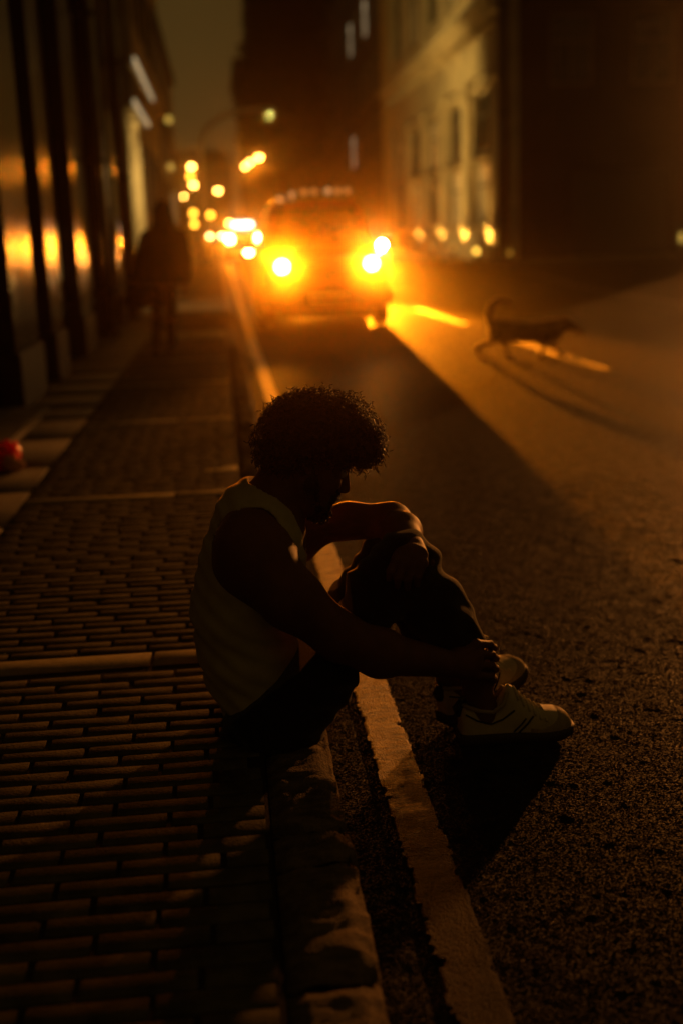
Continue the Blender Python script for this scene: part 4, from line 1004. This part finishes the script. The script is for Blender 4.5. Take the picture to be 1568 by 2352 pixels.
def shoe(loc, rz, pit, label):
    u = loft(SEC).build('shoe', M['shoe'], man, True); u['label'] = label
    u.matrix_parent_inverse = Matrix.Identity(4); u.location = loc; u.rotation_euler = (0, pit, rz)
    so = [(-.006+q[0]*1.04, q[1]+.0055, 0., .028, .5) for q in SEC]
    m = MB(); n = 20; V, Q = [], []
    for (x, hw, z0, z1, p) in so:
        lift = .014*max(0, (x-.23)/.06)**2
        V += [(x, -hw*.96, lift), (x, -hw, .008+lift*.8), (x, -hw, .026), (x, -hw*.9, .029), (x, hw*.9, .029), (x, hw, .026), (x, hw, .008+lift*.8), (x, hw*.96, lift)]
    for k in range(len(so)-1):
        for j in range(8):
            a = k*8+j; b = k*8+(j+1) % 8; Q.append((a, b, b+8, a+8))
    m.v = V; m.f = Q+[tuple(range(8)), tuple((len(so)-1)*8+j for j in range(8))]; m.build('sole', M['sole'], u, True)
    m = MB()
    for k in range(6):
        x = .142+k*.0135; w = .020+.001*k; z = topz(x)
        m.tube([surf(x+.006, z-.022, -1, .003), (x+.002, -.014, z-.001), (x-.002, 0, z+.005), (x-.002, .014, z-.001), surf(x+.006, z-.022, 1, .003)], .0034, 6)
    m.build('laces', M['lace'], u, True)
    m = MB()
    for sd in (-1, 1):
        m.tube([surf(.012, .082, sd), surf(.04, .066, sd), surf(.075, .055, sd), surf(.105, .066, sd), surf(.135, .088, sd)], .0022, 6)
        m.tube([surf(.132, .032, sd), surf(.15, .05, sd), surf(.163, .066, sd)], .0020, 6); m.tube([surf(.145, .030, sd), surf(.166, .052, sd), surf(.182, .070, sd)], .0022, 6)
    m.build('stripe', M['black'], u, True)
    m = MB(); m.tube([(.004, 0, .072), (-.001, 0, .09), (.010, 0, .108)], [.012, .016, .012], 10); m.build('heel_tab', M['black'], u, True)
    cap = [(q[0], q[1]+.0022, q[2], min(q[3]+.0018, .022+(q[3]-.022)*(.50+.5*min(1, max(0, (q[0]-.20)/.05)))), q[4]) for q in SEC if q[0] >= .175]
    loft(cap).build('toe_panel', M['suede'], u, True)
    m = MB(); m.tube([(.118, -.022, .132), (.108, -.030, .105), (.08, -.033, .086), (.045, -.031, .092), (.016, -.024, .102), (.004, 0, .104), (.016, .024, .102), (.045, .031, .092), (.08, .033, .086), (.108, .030, .105), (.118, .022, .132)], .0055, 8); m.build('collar', M['suede'], u, True)
    return u
hN = G(1060, 1716, 0.)
shoe((hN[0], hN[1]+.035, 0), R(1), 0, 'nearer cream shoe lying flat side-on')
shoe((.515, 2.735, .012), R(31), R(-13), 'farther cream shoe turned away with toe raised')

# ================================================================== WALKER on the pavement
wy = 12.56; WB = G(380, 812, PZ)
wx = WB[0]
def Pw(px, py, dy=0.): return W(px, py, wy+dy)
s = SDF((wx-.55, wy-.35, .10), (wx+.55, wy+.4, 1.95), .011)
s.ell(Pw(374, 492), (.085, .10, .115), .03); s.cone(Pw(375, 512), Pw(377, 535), .05, .06, .03)
s.ell(Pw(378, 575), (.19, .11, .26), .05); s.ell(Pw(378, 640), (.17, .11, .12), .05)
for hx, fx_, kx, dy in ((366, 360, 361, -.08), (390, 395, 394, .10)):
    s.cone(Pw(hx, 645), Pw(kx, 730, dy*.3), .085, .055, .03); s.cone(Pw(kx, 730, dy*.3), Pw(fx_, 798, dy), .055, .036, .03); s.cone(Pw(fx_, 802, dy), Pw(fx_, 809, dy-.15), .04, .03, .02)
for p in ([(338, 548), (325, 600), (312, 650)], [(414, 548), (424, 600), (424, 655)]):
    s.cone(Pw(*p[0]), Pw(*p[1]), .055, .045, .03); s.cone(Pw(*p[1]), Pw(*p[2]), .045, .032, .02)
    hx, hy = p[2]; s.ell(Pw(hx, hy+6), (.025, .035, .04), .02)
    for k in range(4): s.cone(Pw(hx-3+2*k, hy+10, -.02+.012*k), Pw(hx-2+2*k, hy+24-abs(k-1.5)*2, -.02+.012*k), .010, .008, .006)
    s.cone(Pw(hx+4, hy+4, -.03), Pw(hx+6, hy+15, -.045), .011, .008, .006)
walker = link('person', s.mesh('person'), M['skin2'], smooth=True)
tag(walker, 'dark silhouetted person in a coat walking on the pavement carrying a bag', 'person')
s = SDF((wx-.55, wy-.35, .6), (wx+.55, wy+.4, 1.85), .011)
s.ell(Pw(377, 560), (.22, .135, .20), .06); s.cone(Pw(377, 575), Pw(377, 640), .20, .235, .06); s.ell(Pw(376, 528), (.12, .10, .06), .06)
s.cone(Pw(338, 545), Pw(322, 600), .075, .065, .04); s.cone(Pw(322, 600), Pw(313, 642), .065, .055, .03)
s.cone(Pw(416, 545), Pw(426, 600), .075, .068, .04); s.cone(Pw(426, 600), Pw(427, 648), .068, .055, .03)
s.cone(Pw(334, 570), Pw(332, 618), .014, .020, .012, 'd')
s.warp(lambda X, Y, Z: .008*np.sin(X*30+3*np.sin(Z*7))*np.clip(1.5-Z, 0, 1))
s.plane(Pw(377, 652), (0, 0, -1)); link('coat', s.mesh('coat'), M['coat'], walker, True)
s = SDF((wx-.35, wy-.3, 1.3), (wx+.35, wy+.3, 1.95), .011)
s.ell(Pw(374, 488), (.105, .115, .125), .04); s.cone(Pw(368, 500, -.03), Pw(358, 532, -.04), .07, .055, .04); s.cone(Pw(383, 500, -.03), Pw(394, 530, -.04), .07, .055, .04); s.ell(Pw(373, 466), (.05, .05, .03), .03)
s.warp(lambda X, Y, Z: .006*np.sin(X*70)*np.sin(Z*50)+.005*np.sin(Z*110+X*60)); link('hair', s.mesh('hair'), M['hair'], walker, True)
for (hx, fx_, kx, dy) in ((366, 360, 361, -.08), (390, 395, 394, .10)):
    m_ = MB(); a, b, c = Pw(hx, 645), Pw(kx, 730, dy*.3), Pw(fx_, 800, dy); m_.tube([a, (a+b)/2, b, (b+c)/2, c], [.09, .075, .06, .055, .044], 12); m_.build('trouser_leg', M['trousers'], walker, True)
    m_ = MB(); f = Pw(fx_, 808, dy); m_.ell((f[0], f[1]-.06, PZ+.035), (.045, .13, .036)); m_.build('shoe', M['black'], walker, True)
bg = Pw(318, 668, -.03)
t = empty('handbag', tuple(bg), 'dark bag hanging from the walking person\'s hand', 'bag')
m_ = MB(); m_.hexa([(-.17, -.07, -.17), (.16, -.07, -.19), (.16, .07, -.19), (-.17, .07, -.17)], [(-.13, -.04, .08), (.14, -.04, .09), (.14, .04, .09), (-.13, .04, .08)]); m_.build('pouch', M['bag'], t, True, .035)
m_ = MB(); m_.tube([(-.09, 0, .08), (-.07, 0, .15), (-.02, 0, .17), (.04, 0, .15), (.08, 0, .08)], .010, 8); m_.build('handle', M['bag'], t, True)

# ================================================================== DOG walking off to the right
dy_ = 11.55
def Dg(px, py, dy=0.): return W(px, py, dy_+dy)
g0 = G(1130, 822, 0.)
s = SDF((2.45, 11.1, -.01), (4.05, 12.05, 1.0), .010)
s.ell(Dg(1160, 760), (.165, .095, .120), .05); s.ell(Dg(1205, 762), (.19, .095, .112), .06); s.ell(Dg(1255, 762), (.17, .105, .135), .06); s.ell(Dg(1143, 758), (.10, .09, .115), .05)
s.cone(Dg(1270, 752), Dg(1297, 744), .085, .062, .05); s.ell(Dg(1305, 747), (.072, .055, .055), .03); s.cone(Dg(1313, 751), Dg(1334, 762), .036, .024, .02)
for sd in (-1, 1): s.cone(Dg(1296, 738, sd*.045), Dg(1290, 727, sd*.06), .022, .008, .015)
tail = [(1127, 742), (1122, 722), (1128, 702), (1143, 691), (1160, 690), (1174, 698)]
for a, b, r0, r1 in zip(tail[:-1], tail[1:], (.042, .040, .038, .034, .026), (.040, .038, .034, .026, .014)): s.cone(Dg(*a), Dg(*b), r0, r1, .015)
def foot(x, y): return np.array([x, y, .018])
def dleg_h(hx, hy, dy, fx_, fy_):
    hip = Dg(hx, hy, dy); ft = foot(fx_, fy_); knee = np.array([hip[0]+.07, (hip[1]+fy_)/2, .235]); hock = np.array([fx_-.06, fy_, .125])
    s.cone(hip, knee, .075, .045, .04); s.cone(knee, hock, .042, .024, .02); s.cone(hock, ft, .023, .020, .015); s.ell(ft+np.array([.025, 0, 0]), (.042, .028, .02), .015)
def dleg_f(sx_, sy_, dy, fx_, fy_, kz=.17):
    sh = Dg(sx_, sy_, dy); ft = foot(fx_, fy_); el = np.array([sh[0]-.03, sh[1], .26]); wr = np.array([(el[0]+fx_)/2+.02, fy_, .10])
    s.cone(sh, el, .062, .036, .04); s.cone(el, wr, .034, .023, .02); s.cone(wr, ft, .022, .020, .015); s.ell(ft+np.array([.025, 0, 0]), (.040, .028, .02), .015)
bx = Dg(1140, 765)[0]; fxx = Dg(1258, 765)[0]
dleg_h(1140, 765, .05, bx-.14, dy_+.05); dleg_h(1145, 768, -.05, bx+.12, dy_-.05)
dleg_f(1252, 775, -.05, fxx-.10, dy_-.05); dleg_f(1260, 775, .05, fxx+.13, dy_+.05)
s.warp(lambda X, Y, Z: .003*np.sin(X*150+Z*60)*np.sin(Z*130)*np.sin(Y*140))
dog = link('dog', s.mesh('dog'), M['fur'], smooth=True); tag(dog, 'dark short-legged dog with curled tail trotting across the road', 'dog')
for sd in (-1, 1):
    m_ = MB(); p = Dg(1313, 744, sd*.04); m_.ell(tuple(p), (.01, .01, .01)); m_.build('eye', M['black'], dog, True)
m_ = MB(); p = Dg(1337, 762); m_.ell(tuple(p), (.016, .018, .014)); m_.build('nose', M['black'], dog, True)

# ================================================================== litter at the left edge
rp = G(22, 1080, PZ+.004)
s = SDF((rp[0]-.16, rp[1]-.14, PZ-.01), (rp[0]+.14, rp[1]+.16, PZ+.24), .005)
s.ell(rp+np.array([-.035, 0, .075]), (.075, .07, .078), .03); s.ell(rp+np.array([.02, .02, .10]), (.045, .05, .05), .03); s.ell(rp+np.array([-.07, .02, .06]), (.05, .06, .06), .03)
s.warp(lambda X, Y, Z: .009*np.sin(X*75+2*np.sin(Z*50))*np.sin(Y*66+Z*40)+.005*np.sin(X*150+Y*90+Z*120)); s.plane((0, 0, PZ+.004), (0, 0, -1))
t = link('carrier_bag', s.mesh('carrier_bag'), M['red_bag'], smooth=True); tag(t, 'crumpled red plastic bag lying on the slabs at the left edge', 'bag')
s = SDF((rp[0]-.1, rp[1]-.16, PZ-.01), (rp[0]+.16, rp[1]+.10, PZ+.16), .005)
s.ell(rp+np.array([.015, -.05, .045]), (.045, .035, .045), .02); s.ell(rp+np.array([.062, -.03, .035]), (.026, .024, .024), .01); s.cone(rp+np.array([.02, -.05, .02]), rp+np.array([.06, -.03, .03]), .02, .014, .02)
s.warp(lambda X, Y, Z: .006*np.sin(X*120+2*np.sin(Z*70))*np.sin(Y*110+Z*60)); s.plane((0, 0, PZ+.004), (0, 0, -1))
t2 = link('crumpled_paper', s.mesh('crumpled_paper'), M['peach'], smooth=True); tag(t2, 'crumpled peach paper wrapper spilling from the red bag', 'paper')

# ================================================================== AIR, SKY, CAMERA
mb = MB(); mb.box(-60, 70, -6, 300, -1.6, 62)
hz = mb.build('haze', None); hz['kind'] = 'stuff'; hz['label'] = 'thin night mist filling the street'
m = bpy.data.materials.new('night_mist'); m.use_nodes = True; nt = m.node_tree; nt.nodes.clear()
out = nt.nodes.new('ShaderNodeOutputMaterial'); pv = nt.nodes.new('ShaderNodeVolumePrincipled')
pv.inputs['Color'].default_value = (.95, .93, .88, 1); pv.inputs['Density'].default_value = .0014; pv.inputs['Anisotropy'].default_value = .986
nt.links.new(pv.outputs[0], out.inputs['Volume']); hz.data.materials.append(m)

w = bpy.data.worlds.new('World'); S.world = w; w.use_nodes = True; nt = w.node_tree
bgn = nt.nodes['Background']; sky = nt.nodes.new('ShaderNodeTexSky'); sky.sky_type = 'NISHITA'; sky.sun_disc = False
SUN_EL, SUN_AZ, SUN_E = R(4.6), R(30.8), 2.0
sky.sun_elevation = R(2); sky.sun_rotation = R(-3); sky.air_density = 1.; sky.dust_density = 4.
mx = nt.nodes.new('ShaderNodeMix'); mx.data_type = 'RGBA'; mx.blend_type = 'MULTIPLY'; mx.inputs[0].default_value = 1.
bw = nt.nodes.new('ShaderNodeRGBToBW'); nt.links.new(sky.outputs[0], bw.inputs[0]); nt.links.new(bw.outputs[0], mx.inputs[6]); mx.inputs[7].default_value = (1., .57, .13, 1)
bgn.inputs[1].default_value = .002
bg2 = nt.nodes.new('ShaderNodeBackground'); bg2.inputs[0].default_value = (1., .57, .12, 1); bg2.inputs[1].default_value = .035     # even night glow of the town
ad = nt.nodes.new('ShaderNodeAddShader'); nt.links.new(mx.outputs[2], bgn.inputs[0]); nt.links.new(bgn.outputs[0], ad.inputs[0]); nt.links.new(bg2.outputs[0], ad.inputs[1]); nt.links.new(ad.outputs[0], nt.nodes['World Output'].inputs[0])
l = bpy.data.lights.new('low_sun', 'SUN'); l.energy = SUN_E; l.angle = R(1.2); l.color = (1., .31, .05)
so = bpy.data.objects.new('low_sun', l); COL.objects.link(so)
dirv = Vector((math.sin(SUN_AZ)*math.cos(SUN_EL), math.cos(SUN_AZ)*math.cos(SUN_EL), math.sin(SUN_EL))); so.rotation_euler = dirv.to_track_quat('Z', 'Y').to_euler()

cd = bpy.data.cameras.new('camera'); co_ = bpy.data.objects.new('camera', cd); COL.objects.link(co_)
mw = Matrix(((CR[0], CU[0], -CF[0], CP[0]), (CR[1], CU[1], -CF[1], CP[1]), (CR[2], CU[2], -CF[2], CP[2]), (0, 0, 0, 1))); co_.matrix_world = mw
cd.sensor_fit = 'VERTICAL'; cd.sensor_height = 36; cd.lens = F_/2352*36; cd.clip_end = 3000; cd.clip_start = .02
cd.dof.use_dof = True; cd.dof.focus_distance = 2.62; cd.dof.aperture_fstop = 1.5
S.camera = co_
S.view_settings.view_transform = 'Standard'; S.view_settings.look = 'None'; S.view_settings.exposure = 0; S.view_settings.gamma = 1
S.render.engine = 'CYCLES'
c = S.cycles; c.use_denoising = True; c.max_bounces = 5; c.diffuse_bounces = 3; c.glossy_bounces = 3; c.volume_bounces = 0; c.transmission_bounces = 2
c.sample_clamp_indirect = 4; c.use_adaptive_sampling = True; c.adaptive_threshold = .008
c.caustics_reflective = False; c.caustics_refractive = False
